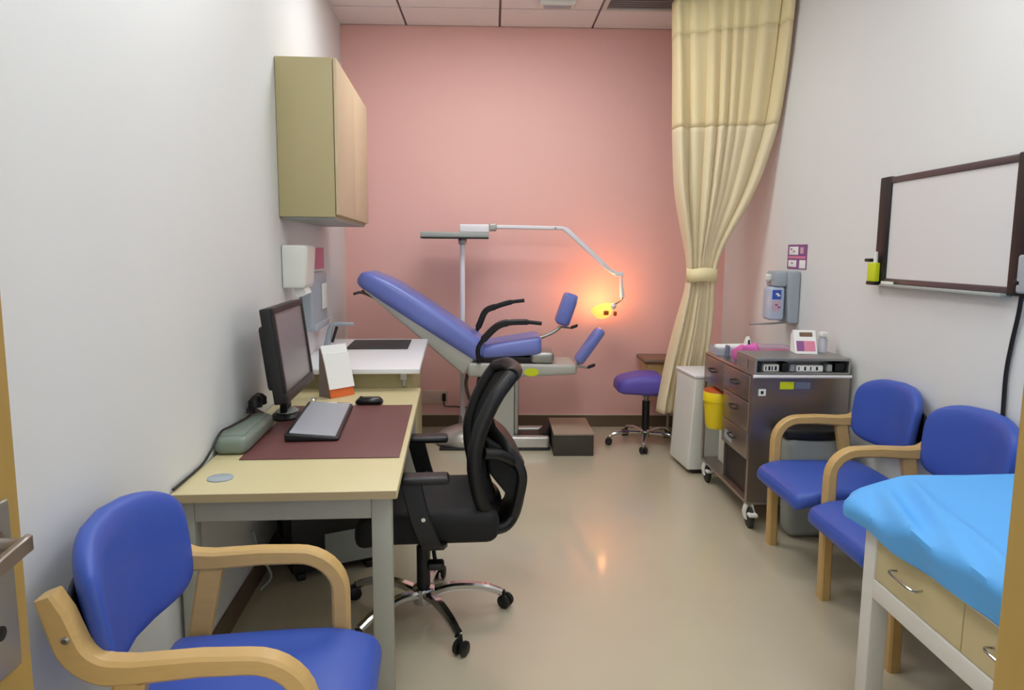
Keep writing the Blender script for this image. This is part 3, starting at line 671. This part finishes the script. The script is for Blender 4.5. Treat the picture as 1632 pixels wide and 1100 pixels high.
# saddle stool
SX, SY = 1.17, 5.50
t = thing('saddle_stool', 'purple blue saddle stool on chrome castor base under the lamp', 'stool', (SX, SY, 0))
def sd_fn(p):
    x, y, z = p; k = (x+0.18)/0.36
    return (x, y*(0.75+0.25*k), z + (0.025*math.sin(PI*min(1, max(0, k)))*(z > 0.46)) - 0.02*(1-k)*(z > 0.46) + 0.012*(1-k)*(z < 0.43))
MB().rbox((-0.215, -0.19, 0.405), (0.165, 0.19, 0.555), 0.06, 5, sd_fn).build('seat', 'blue_stool', t)
MB().lathe([(0.05, 0.40), (0.03, 0.385), (0.018, 0.37), (0.018, 0.33)], (0.03, 0, 0), 16).build('seat_plate', 'steel_dull', t)
MB().lathe([(0.030, 0.08), (0.030, 0.345), (0.0, 0.345)], (0.03, 0, 0), 18).build('gas_lift', 'black', t)
MB().lathe([(0.0, 0.06), (0.04, 0.06), (0.042, 0.11), (0.03, 0.12), (0.0, 0.12)], (0.03, 0, 0), 18).build('hub', 'chrome', t)
for k in range(5):
    a = R(-104 + 72*k); ca, sa = math.cos(a), math.sin(a)
    pts = smooth_path([(0.03+0.03*ca, 0.03*sa, 0.092), (0.03+0.15*ca, 0.15*sa, 0.10), (0.03+0.25*ca, 0.25*sa, 0.085), (0.03+0.285*ca, 0.285*sa, 0.062)], 4)
    MB().strap(pts, 0.028, 0.024, axis=(-sa, ca, 0), ch=0.3).build('leg', 'chrome', t)
    cx, cy = 0.03+0.29*ca, 0.29*sa
    cs = MB()
    for q in (-0.015, 0.015):
        vs = MB().lathe([(0.0, -0.010), (0.022, -0.010), (0.027, -0.005), (0.027, 0.005), (0.022, 0.010), (0.0, 0.010)], (0, 0, 0), 16, 'x')
        rr = Matrix.Rotation(R(20+60*k), 3, 'Z'); cs.add([rr @ (Vector(v)+Vector((q, 0, 0))) + Vector((cx, cy, 0.027)) for v in vs.v], vs.f)
    co = cs.build('caster', 'black', t)
    MB().tube([(cx, cy, 0.03), (cx, cy, 0.068)], 0.009, 8).build('stem', 'chrome', co)

# small side table in the corner
t = thing('side_table', 'small tan side table with brown top half hidden by the curtain', 'side table', (1.45, 5.86, 0))
MB().rbox((-0.235, -0.17, 0.605), (0.235, 0.17, 0.645), 0.018, 3).build('top', 'brown_top', t)
MB().rbox((-0.205, -0.14, 0.345), (0.205, 0.14, 0.605), 0.01, 3, lambda p: (p[0]*(1-0.15*(0.6-p[2])/0.26), p[1], p[2])).build('body', 'beech_side', t)
for xx, yy in ((0.04, -0.1), (0.15, -0.1), (0.04, 0.1), (0.15, 0.1)):
    MB().tube([(xx, yy, 0.0), (xx, yy, 0.35)], 0.012, 8).build('leg', 'steel_dull', t)
o = MB().rbox((-0.05, -0.05, 0), (0.05, 0.05, 0.03), 0.01, 3).build('folded_cloth', 'blue_stool'); put(o, (1.49, 5.80, 0.646)); tag(o, 'folded blue cloth lying on the small side table', 'cloth')

# wall trunking with plug
t = thing('power_socket', 'pale socket strip with black plug low on the pink wall', 'socket', (-0.51, YB, 0.26))
MB().rbox((-0.16, -0.03, -0.055), (0.13, 0.0, 0.055), 0.004, 2).build('back_box', 'trim_light', t)
MB().rbox((0.085, -0.065, -0.03), (0.115, -0.03, 0.035), 0.006, 2).build('plug', 'black', t)
MB().tube(smooth_path([(0.10, -0.06, -0.03), (0.11, -0.06, -0.07), (0.20, -0.06, -0.075), (0.30, -0.15, -0.06), (0.36, -0.30, 0.05)]), 0.006, 8).build('flex', 'brown_dark', t)

# ------------------------------------------------------------------ curtain
LB = [(1.241,3.219),(1.26,2.805),(1.276,2.382),(1.31,1.95),(1.365,1.686),(1.404,1.508),(1.419,1.374),(1.426,1.306),(1.381,1.055),(1.312,0.686),(1.246,0.309)]
RB = [(1.925,4.82,3.219),(1.925,4.9,2.741),(1.92,5.0,2.357),(1.828,5.1,1.947),(1.732,5.15,1.732),(1.623,5.2,1.51),(1.597,5.2,1.375),(1.591,5.2,1.307),(1.60,5.2,1.057),(1.58,5.2,0.687),(1.56,5.2,0.309)]
def interp(tab, z, ki, kz):
    for a, b in zip(tab, tab[1:]):
        if a[kz] >= z >= b[kz]:
            q = (a[kz]-z)/(a[kz]-b[kz]); return a[ki]+(b[ki]-a[ki])*q
    return tab[0][ki] if z > tab[0][kz] else tab[-1][ki]
def sm(tab, z, ki, kz): return sum(interp(tab, z+d, ki, kz) for d in (-0.12,-0.06,0,0.06,0.12))/5
NF = 8
def curtain_pt(u, z):
    xl, xr, yr = sm(LB, z, 0, 1), sm(RB, z, 0, 2), sm(RB, z, 1, 2)
    k = (u + 0.035*math.sin(u*9+1.3))
    tie = math.exp(-((z-1.34)/0.28)**2)
    x = xl + (xr-xl)*u; y = 5.2 + (yr-5.2)*u + 0.07*max(0.0, min(1.0, (1.3-z)/0.6))
    ph = 2*PI*NF*k + 0.5*math.sin(z*1.7+u*5)
    amp = (0.058 + 0.024*math.sin(u*13+2))*(1-0.5*tie)*(0.75+0.25*math.sin(z*0.9+u*4))
    y += amp*(math.sin(ph) + 0.35*math.sin(2*ph+1.0+z))
    x += 0.026*math.cos(ph)*(1-0.4*tie)
    return (x, y, z)
ct = thing('curtain', 'beige cubicle curtain with net top, tied back beside the right wall', 'curtain', (0, 0, 0))
def piece(name, za, zb, material, nv):
    return MB().grid(lambda u, v: curtain_pt(u, za+(zb-za)*v), 220, nv).build(name, material, ct, solid=0.003)
piece('heading', 3.215, 2.98, 'curtain_header', 6)
piece('net_panel', 2.98, 2.36, 'curtain_net', 16)
piece('drape', 2.36, 0.31, 'curtain', 60)
tb = MB()
n_ = 40
for z_ in (1.29, 1.385):
    for i in range(n_):
        a = 2*PI*i/n_; tb.v.append((1.508+0.110*math.cos(a), 5.2+0.10*math.sin(a), z_ + 0.006*math.sin(a*3)))
tb.f = [(i, (i+1) % n_, n_+(i+1) % n_, n_+i) for i in range(n_)]
tb.build('tie_band', 'curtain_header', ct, solid=0.004)
rp = [(1.22, 5.22, 3.25), (1.935, 4.81, 3.25)]
o = MB().strap(rp, 0.03, 0.028, axis=(0, 0, 1)).build('curtain_track', 'white_frame'); tag(o, 'white ceiling track carrying the beige curtain', 'curtain track')
for i in range(9):
    q = Vector(rp[0]).lerp(Vector(rp[1]), (i+0.5)/9)
    MB().tube([q+Vector((0, 0, -0.012)), q+Vector((0, 0, -0.04))], 0.005, 6).build('glider', 'white_frame', o)
for i in range(3):
    q = Vector(rp[0]).lerp(Vector(rp[1]), 0.1+0.4*i); bx((q.x-0.01, q.y-0.01, 3.262), (q.x+0.01, q.y+0.01, 3.283)).build('ceiling_clip', 'white_frame', o, smooth=False)

# ------------------------------------------------------------------ white pedestal bin behind the trolley
t = thing('clinical_bin', 'white upright box bin between the curtain and the steel trolley', 'bin', (1.355, 4.92, 0), R(4))
MB().rbox((-0.012, -0.20, 0.03), (0.36, 0.185, 0.66), 0.012, 3, lambda p: (p[0]-0.035*(1-p[2]/0.66)*(1 if p[0] < 0.1 else 0), p[1], p[2])).build('body', 'white_plastic', t)
MB().rbox((-0.02, -0.208, 0.66), (0.37, 0.193, 0.685), 0.010, 3).build('lid', 'white_top', t)
MB().rbox((0.0, -0.18, 0.0), (0.34, 0.20, 0.035), 0.008, 2).build('plinth', 'black', t)

# ------------------------------------------------------------------ steel trolley
TX0, TX1, TY0, TY1 = 1.395, 1.925, 3.78, 4.66
t = thing('trolley', 'stainless steel treatment trolley with drawers on white castors', 'trolley', (TX0, TY0, 0))
W_, D_ = TX1-TX0, TY1-TY0; YM = 0.47
MB().rbox((0, 0, 0.838), (W_, D_, 0.852), 0.004, 2).build('top_shelf', 'steel', t)
MB().rbox((0, 0, 0.125), (W_, D_, 0.145), 0.004, 2).build('base_shelf', 'steel', t)
bx((0.0, 0.0, 0.145), (W_, 0.012, 0.838)).build('end_panel', 'steel', t, smooth=False)
bx((W_-0.012, 0.012, 0.145), (W_, D_, 0.838)).build('back_panel', 'steel', t, smooth=False)
bx((0.02, YM-0.006, 0.145), (W_-0.012, YM+0.006, 0.838)).build('divider', 'steel', t, smooth=False)
bx((0.0, 0.012, 0.145), (0.018, 0.03, 0.838)).build('corner_post', 'steel', t, smooth=False)
for y_ in (D_-0.02,):
    for x_ in (0.0, W_-0.03): MB().rbox((x_, y_, 0.145), (x_+0.018, y_+0.018, 0.838), 0.004, 2).build('corner_post', 'steel', t)
bx((0.02, 0.03, 0.36), (W_-0.012, YM-0.006, 0.372)).build('shelf', 'steel', t, smooth=False)
bx((0.035, 0.032, 0.146), (0.045, YM-0.008, 0.358)).build('recess_shade', 'black', t, smooth=False)  # flat black sheet painted in for the shade inside the open lower compartment
def drawer(y0, y1, z0, z1, hn):
    d = MB().rbox((-0.004, y0, z0), (0.30, y1, z1), 0.003, 2).build('drawer', 'steel', t)
    ym = (y0+y1)/2
    MB().tube(smooth_path([(-0.004, ym-0.035, hn), (-0.028, ym-0.030, hn), (-0.028, ym+0.03, hn+0.01), (-0.004, ym+0.035, hn+0.01)]), 0.006, 8).build('handle', 'rubber_dark', d)
    return d
drawer(0.032, YM-0.008, 0.695, 0.836, 0.765)
drawer(0.032, YM-0.008, 0.525, 0.690, 0.62)
dr = drawer(0.032, YM-0.008, 0.374, 0.520, 0.45)
bx((-0.0055, 0.27, 0.40), (-0.004, 0.40, 0.455)).build('label_plate', 'cool_grey', dr, smooth=False)
drawer(YM+0.008, D_-0.025, 0.665, 0.836, 0.76)
# raised open-fronted tray on the near end of the top
ub = MB().box((0.01, 0, 0.852), (W_, 0.30, 0.862)).box((0.01, 0.10, 0.862), (W_, 0.11, 0.925)).box((0.01, 0, 0.925), (W_, 0.30, 0.94)).box((0.01, 0, 0.862), (0.022, 0.30, 0.925)).box((W_-0.012, 0, 0.862), (W_, 0.30, 0.925))
ub.build('raised_tray', 'steel_dull', t, smooth=False, bevel=0.002)
MB().tube([(0.0, -0.012, 0.842), (W_, -0.012, 0.842)], 0.009, 10).build('push_rail', 'lamp_arm', t)
bx((0.15, -0.002, 0.772), (0.225, 0.0, 0.812)).build('sticker', 'lime', t, smooth=False)
bx((0.233, -0.002, 0.774), (0.315, 0.0, 0.810)).build('sticker', 'slate', t, smooth=False)
st = bx((0.035, -0.002, 0.735), (0.075, 0.0, 0.772)).build('sticker', 'paper', t, smooth=False)
bx((0.048, -0.0028, 0.745), (0.062, -0.002, 0.762)).build('sticker_mark', 'black', st, smooth=False)
for k_, (cx, cy) in enumerate(((0.01, -0.005), (0.01, D_-0.10), (W_-0.05, 0.03), (W_-0.05, D_-0.10))):
    wh = MB().lathe([(0.0, -0.014), (0.045, -0.014), (0.055, -0.008), (0.055, 0.008), (0.045, 0.014), (0.0, 0.014)], (cx+0.01, cy, 0.055), 22, 'x').build('castor', 'rubber_dark', t)
    MB().strap(smooth_path([(cx-0.012, cy+0.005, 0.05), (cx-0.014, cy+0.02, 0.085), (cx-0.004, cy+0.02, 0.125)]), 0.045, 0.01, axis=(0, 1, 0)).build('fork', 'white_plastic', wh)
    MB().strap(smooth_path([(cx+0.032, cy+0.005, 0.05), (cx+0.034, cy+0.02, 0.085), (cx+0.024, cy+0.02, 0.125)]), 0.045, 0.01, axis=(0, 1, 0)).build('fork', 'white_plastic', wh)
    MB().rbox((cx-0.015, cy-0.065, 0.075), (cx+0.035, cy-0.02, 0.095), 0.008, 3).build('brake', 'white_plastic', wh)
# things in the raised tray
for i, (x0, x1, h_, m_) in enumerate(((0.03, 0.05, 0.05, 'black'), (0.065, 0.15, 0.04, 'white_plastic'), (0.165, 0.20, 0.05, 'black'), (0.21, 0.235, 0.04, 'clear'), (0.245, 0.39, 0.035, 'paper'), (0.41, 0.44, 0.04, 'grey_plastic'), (0.455, 0.51, 0.048, 'black'))):
    o = MB().rbox((TX0+x0, TY0+0.02, 0.8635), (TX0+x1, TY0+0.09, 0.8635+h_), 0.006, 2).build('instrument_pack', m_)
    tag(o, ['narrow black pack at the left end of the raised trolley tray', 'white speckled pack in the raised trolley tray, left of centre', 'black pack beside the white speckled pack in the trolley tray',
            'clear vial between the black and the long white pack', 'long white paper pack in the middle of the trolley tray', 'small grey pack right of the long white pack', 'black pack at the right end of the trolley tray'][i], 'pack', 'packs in the raised trolley tray')
    if m_ in ('white_plastic', 'paper'):
        for j in range(4): 
            xx = TX0+x0+0.008+j*(x1-x0-0.016)/4; bx((xx, TY0+0.0185, 0.872), (xx+0.006+0.004*(j % 2), TY0+0.0202, 0.872+h_*0.55)).build('mark', 'black', o, smooth=False)
# yellow sharps bin in the open bay
t = thing('sharps_bin', 'yellow sharps bin with red rim hanging in the open trolley bay', 'sharps bin', (TX0+0.035, TY0+0.655, 0.40))
MB().lathe([(0.0, 0.0), (0.072, 0.0), (0.080, 0.02), (0.092, 0.17), (0.098, 0.172), (0.100, 0.225), (0.094, 0.235), (0.085, 0.235)], (0, 0, 0), 28).build('body', 'yellow', t)
MB().lathe([(0.096, 0.232), (0.090, 0.245), (0.03, 0.250), (0.0, 0.250)], (0, 0, 0), 28).build('lid', 'red_rim', t)
t = thing('storage_box', 'white plastic box under the yellow sharps bin inside the trolley', 'box', (TX0+0.09, TY0+0.53, 0.146))
MB().rbox((0, 0, 0), (0.30, 0.27, 0.22), 0.01, 3).build('body', 'white_plastic', t)
MB().rbox((-0.006, -0.006, 0.22), (0.306, 0.276, 0.248), 0.008, 3).build('lid', 'cool_grey', t)

# things standing on the trolley top (z = 0.852)
ZT = 0.853
t = thing('clear_tray', 'clear plastic tray holding a white roll at the far trolley corner', 'tray', (TX0+0.02, TY0+0.70, ZT))
for a, b in (((0, 0, 0), (0.25, 0.15, 0.004)), ((0, 0, 0.004), (0.25, 0.004, 0.05)), ((0, 0.146, 0.004), (0.25, 0.15, 0.05)), ((0, 0.004, 0.004), (0.004, 0.146, 0.05)), ((0.246, 0.004, 0.004), (0.25, 0.146, 0.05))):
    bx(a, b).build('side' if b[2] > 0.01 else 'bottom', 'clear', t, smooth=False)
t = thing('paper_roll', 'white rolled paper lying in the clear plastic tray', 'roll', (TX0+0.03, TY0+0.775, ZT+0.034))
MB().tube([(0.0, 0, 0), (0.012, 0, 0), (0.2, 0, 0.008), (0.22, 0, 0.008)], [0.028, 0.029, 0.026, 0.025], 16).build('roll', 'paper', t)
MB().lathe([(0.0, -0.004), (0.012, -0.004), (0.012, 0.004), (0.0, 0.004)], (-0.004, 0, 0), 12, 'x').build('core', 'cool_grey', t)
o = MB().rbox((0, 0, 0), (0.018, 0.05, 0.075), 0.005, 2).build('spray_vial', 'slate'); put(o, (TX0+0.055, TY0+0.60, ZT)); tag(o, 'small grey blue vial in front of the clear tray', 'vial')
t = thing('pink_pouch', 'crumpled bright pink pouch on the trolley top', 'pouch', (TX0+0.125, TY0+0.45, ZT))
def pch(p):
    x, y, z = p; return (x*(1+0.15*math.sin(y*60)), y*(1+0.2*math.sin(x*70)), z*(1+0.25*math.sin(x*55+y*40)))
MB().rbox((-0.072, -0.055, 0), (0.072, 0.055, 0.095), 0.034, 5, pch).build('pouch', 'pink', t)
MB().lathe([(0.0, 0.07), (0.026, 0.08), (0.022, 0.12), (0.010, 0.150), (0.0, 0.152)], (0.0, 0, 0), 14).build('nozzle', 'white_plastic', t)
MB().lathe([(0.0, 0.0), (0.006, 0.0), (0.006, 0.03), (0.0, 0.035)], (0.0, -0.022, 0.10), 10).build('tip', 'black', t)
t = thing('glove_box', 'low pink and clear tissue box behind the pink pouch', 'box', (TX0+0.24, TY0+0.58, ZT))
MB().rbox((0, 0, 0), (0.21, 0.13, 0.075), 0.008, 2).build('carton', 'lav_clear', t)
MB().rbox((0.03, -0.002, 0.01), (0.18, 0.0, 0.06), 0.001, 2).build('print', 'pink_soft', t)
o = MB().rbox((0, 0, 0), (0.09, 0.08, 0.042), 0.015, 4, lambda p: (p[0]*(1+0.2*math.sin(p[1]*50)), p[1], p[2]*(1+0.3*math.sin(p[0]*60)))).build('gauze_bundle', 'mauve'); put(o, (TX0+0.25, TY0+0.36, ZT)); tag(o, 'small mauve crumpled bundle between pouch and white carton', 'gauze')
o = MB().lathe([(0.0, 0.0), (0.02, 0.0), (0.02, 0.04), (0.014, 0.045), (0.014, 0.055), (0.0, 0.055)], (0, 0, 0), 14).build('small_jar', 'rubber_dark'); put(o, (TX0+0.335, TY0+0.345, ZT)); tag(o, 'small dark jar in front of the white carton', 'jar')
ZR = 0.941
t = thing('tissue_carton', 'slanted white carton with a pink printed face on the trolley', 'carton', (TX0+0.36, TY0+0.235, ZR), R(-8))
MB().prism([(-0.08, 0.0), (0.04, 0.0), (0.04, 0.10), (0.01, 0.125), (-0.012, 0.125)], -0.055, 0.065, 'x').build('carton', 'paper', t, smooth=False, bevel=0.004)
def slab(u0, u1, v0, v1, m_, nm):
    # on the slanted front: from (-0.08,0) to (-0.012,0.125)
    f1 = lambda v: (-0.08+0.068*v, 0.125*v)
    n_ = Vector((0, -0.125, 0.068)).normalized()*0.0015
    a, b = f1(v0), f1(v1); q = MB()
    vs = [(u0, a[0], a[1]), (u1, a[0], a[1]), (u1, b[0], b[1]), (u0, b[0], b[1])]
    q.add([Vector(v) for v in vs] + [Vector(v)+n_ for v in vs], [(0,3,2,1),(4,5,6,7),(0,1,5,4),(1,2,6,5),(2,3,7,6),(3,0,4,7)])
    q.build(nm, m_, t, smooth=False)
slab(-0.045, -0.005, 0.12, 0.55, 'purple', 'dark_print'); slab(-0.005, 0.055, 0.12, 0.55, 'pink_soft', 'pink_print'); slab(-0.025, 0.045, 0.74, 0.92, 'brown_top', 'heading_print')
t = thing('spray_bottle', 'small white pump bottle at the wall end of the trolley top', 'bottle', (TX0+0.475, TY0+0.23, ZR))
MB().lathe([(0.0, 0), (0.024, 0), (0.025, 0.01), (0.025, 0.075), (0.014, 0.088), (0.012, 0.095), (0.0, 0.095)], (0, 0, 0), 18).build('body', 'clear', t)
MB().rbox((-0.022, -0.03, 0.088), (0.02, 0.018, 0.118), 0.009, 3).build('pump_head', 'white_plastic', t)
# pedal bin in front of the trolley
t = thing('waste_bin', 'grey waste bin with black lid rim behind the wall armchair', 'bin', (1.70, 3.675, 0))
def bn(p):
    x, y, z = p; k = 0.82+0.18*z/0.58; return (x*k, y*(0.9+0.1*z/0.58), z)
MB().rbox((-0.165, -0.068, 0.0), (0.165, 0.085, 0.545), 0.05, 5, bn).build('body', 'grey_plastic', t)
MB().rbox((-0.172, -0.075, 0.530), (0.172, 0.088, 0.585), 0.018, 4, lambda p: (p[0], p[1]*(1-0.5*(p[0]/0.172)**2), p[2])).build('lid_rim', 'black', t)

# ------------------------------------------------------------------ right wall fittings
t = thing('whiteboard', 'small whiteboard in a dark frame on the right wall', 'whiteboard', (XR, 3.085, 1.61))
hw, hz = 0.525, 0.258
bx((-0.016, -hw+0.03, -hz+0.02), (-0.002, hw-0.03, hz-0.02)).build('panel', 'board_white', t, smooth=False)
for z0, z1 in ((hz-0.03, hz), (-hz, -hz+0.028)):
    MB().rbox((-0.024, -hw+0.05, z0), (-0.001, hw-0.05, z1), 0.005, 2).build('frame_rail', 'frame_plum', t)
for y0, y1 in ((-hw, -hw+0.10), (hw-0.095, hw)):
    MB().rbox((-0.028, y0, -hz-0.004), (-0.001, y1, hz+0.004), 0.006, 2).build('end_cap', 'black_frame', t)
MB().rbox((-0.05, -hw+0.10, -hz-0.012), (-0.002, hw-0.10, -hz+0.002), 0.004, 2).build('pen_ledge', 'grey_plastic', t)
t = thing('board_eraser', 'lime green magnetic eraser with white pen on the whiteboard corner', 'eraser', (XR-0.029, 3.585, 1.36))
MB().rbox((-0.03, -0.035, 0.0), (0.0, 0.035, 0.095), 0.006, 2).build('eraser', 'lime', t)
MB().rbox((-0.032, -0.037, -0.016), (0.0, 0.037, 0.002), 0.004, 2).build('felt', 'black', t)
MB().tube([(-0.018, -0.02, 0.09), (-0.018, -0.02, 0.15)], [0.011, 0.009], 10).build('pen', 'white_plastic', t)
MB().rbox((-0.03, 0.02, 0.098), (0.0, 0.07, 0.115), 0.005, 2).build('clip', 'black', t)
o = MB().rbox((-0.012, -0.05, -0.014), (0, 0.05, 0.014), 0.004, 2).build('magnet_strip', 'white_plastic'); put(o, (XR-0.028, 3.47, 1.352)); tag(o, 'short white magnetic strip on the lower whiteboard frame', 'magnet')
t = thing('wall_phone_cord', 'black cord hanging from a wall device right of the whiteboard', 'cord', (0, 0, 0))
MB().tube(smooth_path([(1.925, 2.57, 1.40), (1.93, 2.585, 1.36), (1.935, 2.60, 1.28), (1.938, 2.625, 1.16), (1.938, 2.638, 1.04), (1.938, 2.632, 0.85), (1.938, 2.63, 0.60), (1.938, 2.63, 0.30)]), 0.008, 8).build('cord', 'black', t)
MB().rbox((1.90, 2.46, 1.36), (1.95, 2.585, 1.50), 0.01, 3).build('wall_device', 'cool_grey', t)
MB().rbox((1.90, 2.56, 1.385), (1.935, 2.60, 1.41), 0.006, 2).build('connector', 'black', t)
# hand rub poster and dispenser
t = thing('hygiene_poster', 'small purple and white hand hygiene notice above the wall dispenser', 'notice', (XR, 4.61, 1.475))
bx((-0.004, -0.145, -0.078), (-0.001, 0.145, 0.078)).build('card', 'purple', t, smooth=False)
for y0, y1, z0, z1, m_ in ((-0.02, 0.12, 0.012, 0.065, 'paper'), (-0.10, -0.05, 0.02, 0.06, 'mauve'), (0.0, 0.125, -0.065, -0.022, 'paper'), (-0.135, -0.045, -0.072, -0.02, 'paper'), (-0.13, 0.13, -0.012, 0.004, 'pink_soft')):
    MB().rbox((-0.0055, y0, z0), (-0.004, y1, z1), 0.0007, 1).build('print', m_, t)
for y0, z0 in ((0.03, 0.03), (0.07, 0.045), (0.05, -0.045)):
    bx((-0.0062, y0, z0), (-0.0054, y0+0.03, z0+0.008)).build('mark', 'purple', t, smooth=False)
t = thing('hand_rub_dispenser', 'grey wall dispenser with a clear hand rub bottle above the trolley', 'dispenser', (XR, 4.72, 1.05))
MB().rbox((-0.09, -0.19, 0.0), (-0.001, 0.0, 0.335), 0.015, 3, lambda p: (p[0]*(1-0.25*(1-p[2]/0.335)), p[1], p[2])).build('bracket', 'cool_grey', t)
MB().rbox((-0.185, -0.17, 0.02), (-0.088, -0.04, 0.235), 0.02, 4).build('bottle', 'bottle', t)
MB().rbox((-0.165, -0.18, 0.235), (-0.08, -0.03, 0.335), 0.016, 3).build('pump_head', 'cool_grey', t)
MB().rbox((-0.195, -0.13, 0.27), (-0.160, -0.08, 0.315), 0.012, 3).build('nozzle', 'white_plastic', t)
bx((-0.172, -0.1725, 0.155), (-0.115, -0.1695, 0.215)).build('label', 'label_blue', t, smooth=False)
bx((-0.170, -0.1725, 0.080), (-0.118, -0.1695, 0.145)).build('label', 'mauve', t, smooth=False)
for x0_, z0_ in ((-0.15, 0.185), (-0.14, 0.175), (-0.152, 0.115), (-0.135, 0.100)):
    bx((x0_, -0.1735, z0_), (x0_+0.018, -0.1724, z0_+0.010)).build('label_mark', 'purple' if z0_ < 0.15 else 'paper', t, smooth=False)
MB().tube(smooth_path([(-0.05, -0.12, 0.004), (-0.15, -0.12, -0.004), (-0.29, -0.11, -0.008)]), 0.006, 8).build('elbow_lever', 'steel_dull', t)

# ------------------------------------------------------------------ examination couch
BX0, BX1, BY0, BY1 = 1.225, 1.90, 0.78, 2.235
t = thing('examination_couch', 'white framed examination couch with cream drawers at the lower right', 'couch', (BX0, BY1, 0))
BW, BL = BX1-BX0, BY1-BY0
for x_ in (0.0, BW-0.06):
    for y_ in (-0.065, -BL):
        MB().rbox((x_, y_, 0.0), (x_+0.06, y_+0.065, 0.63), 0.004, 2).build('leg', 'white_frame', t)
for x_ in (0.0, BW-0.05):
    MB().rbox((x_, -BL+0.065, 0.40), (x_+0.05, -0.065, 0.462), 0.004, 2).build('lower_rail', 'white_frame', t)
    MB().rbox((x_, -BL+0.065, 0.603), (x_+0.05, -0.065, 0.63), 0.003, 2).build('upper_rail', 'white_frame', t)
for y_ in (-0.06, -BL+0.005):
    MB().rbox((0.06, y_, 0.40), (BW-0.06, y_+0.05, 0.462), 0.004, 2).build('end_rail', 'white_frame', t)
    MB().rbox((0.06, y_, 0.59), (BW-0.06, y_+0.05, 0.63), 0.004, 2).build('end_rail', 'white_frame', t)
for i, (ya, yb) in enumerate(((-0.49, -0.067), (-0.92, -0.494), (-1.35, -0.924))):
    d = MB().rbox((0.006, ya, 0.464), (0.40, yb, 0.601), 0.002, 2).build('drawer', 'drawer_beige', t)
    yc = (ya+yb)/2 + 0.03
    MB().tube(smooth_path([(0.006, yc-0.065, 0.545), (-0.022, yc-0.06, 0.542), (-0.022, yc+0.06, 0.542), (0.006, yc+0.065, 0.545)], 4), 0.004, 8).build('handle', 'chrome', d)
bx((0.05, -BL+0.05, 0.632), (BW-0.05, -0.05, 0.66)).build('board', 'white_frame', t, smooth=False)
# mattress and sheet
o = MB().rbox((BX0+0.10, BY0, 0.662), (BX1-0.01, BY1-0.02, 0.700), 0.018, 4).build('mattress', 'white_plastic'); tag(o, 'thin couch mattress wholly covered by the blue sheet', 'mattress')
def soft(d, w): return 0.5*(d + math.sqrt(d*d + w*w))          # smooth max(0, d)
def sheet(u, v):
    # u across from the left hem (0) over the top to the right hem (1); v from the near end to the far hem
    xl, xr, ye = BX0-0.045, BX1+0.02, BY1+0.143
    ov = 0.10; full = (xr-xl) + 2*ov; s_ = u*full - ov
    lv = 0.09; fv = v*(ye-0.74+lv)
    y = min(0.74+fv, ye); dropf = max(0.0, 0.74+fv-ye)
    x = xl + max(0.0, min(xr-xl, s_)); drop = max(0.0, -s_, s_-(xr-xl))
    z = 0.757
    d = (x-1.40)*-0.953 + (y-2.33)*0.305                          # beyond the diagonal crease towards the corner
    z -= 0.36*soft(d, 0.03)
    q = math.exp(-((y-2.0)/0.36)**2)*min(1.0, max(0.0, (ye-0.02-y)/0.16))
    z += 0.016*q*math.exp(-((d-0.0)/0.018)**2) - 0.014*q*math.exp(-((d-0.04)/0.022)**2) + 0.016*q*math.exp(-((d-0.085)/0.020)**2) - 0.012*q*math.exp(-((d-0.125)/0.022)**2)
    q2 = math.exp(-((y-1.75)/0.30)**2); d2 = d + 0.05 - 0.10*(y-1.75)
    z += 0.014*q2*math.exp(-(d2/0.02)**2) - 0.012*q2*math.exp(-((d2-0.045)/0.025)**2)
    z += 0.003*math.sin(x*9+y*4)*math.sin(y*6)
    def roll(dd, r_): return 0.0 if dd > r_ else r_*0.6*(1-math.sqrt(max(0, 1-((r_-max(dd, 0))/r_)**2)))
    z -= roll(ye-y, 0.05) + roll(x-xl, 0.05) + roll(xr-x, 0.05)
    z -= drop*1.0 + dropf
    # round the far left corner in plan
    cx, cy, rc = xl+0.09, ye-0.09, 0.09
    if x < cx and y > cy:
        dx, dy = x-cx, y-cy; l_ = math.hypot(dx, dy); m_ = max(abs(dx), abs(dy))
        if l_ > 0: x = cx+dx*m_/l_; y = cy+dy*m_/l_
    k = min(1, max(drop, dropf)/0.09)
    if drop > 0 and x < 1.5: x += 0.02*k + 0.006*k*math.sin(y*21)
    if dropf > 0: y -= 0.02*k
    hem = 0.622 + 0.006*math.sin(y*13+x*9)
    return (x, y, max(z, hem))
o = MB().grid(sheet, 90, 120).build('bed_sheet', 'sheet', solid=0.004)
tag(o, 'bright blue sheet draped over the examination couch', 'sheet')
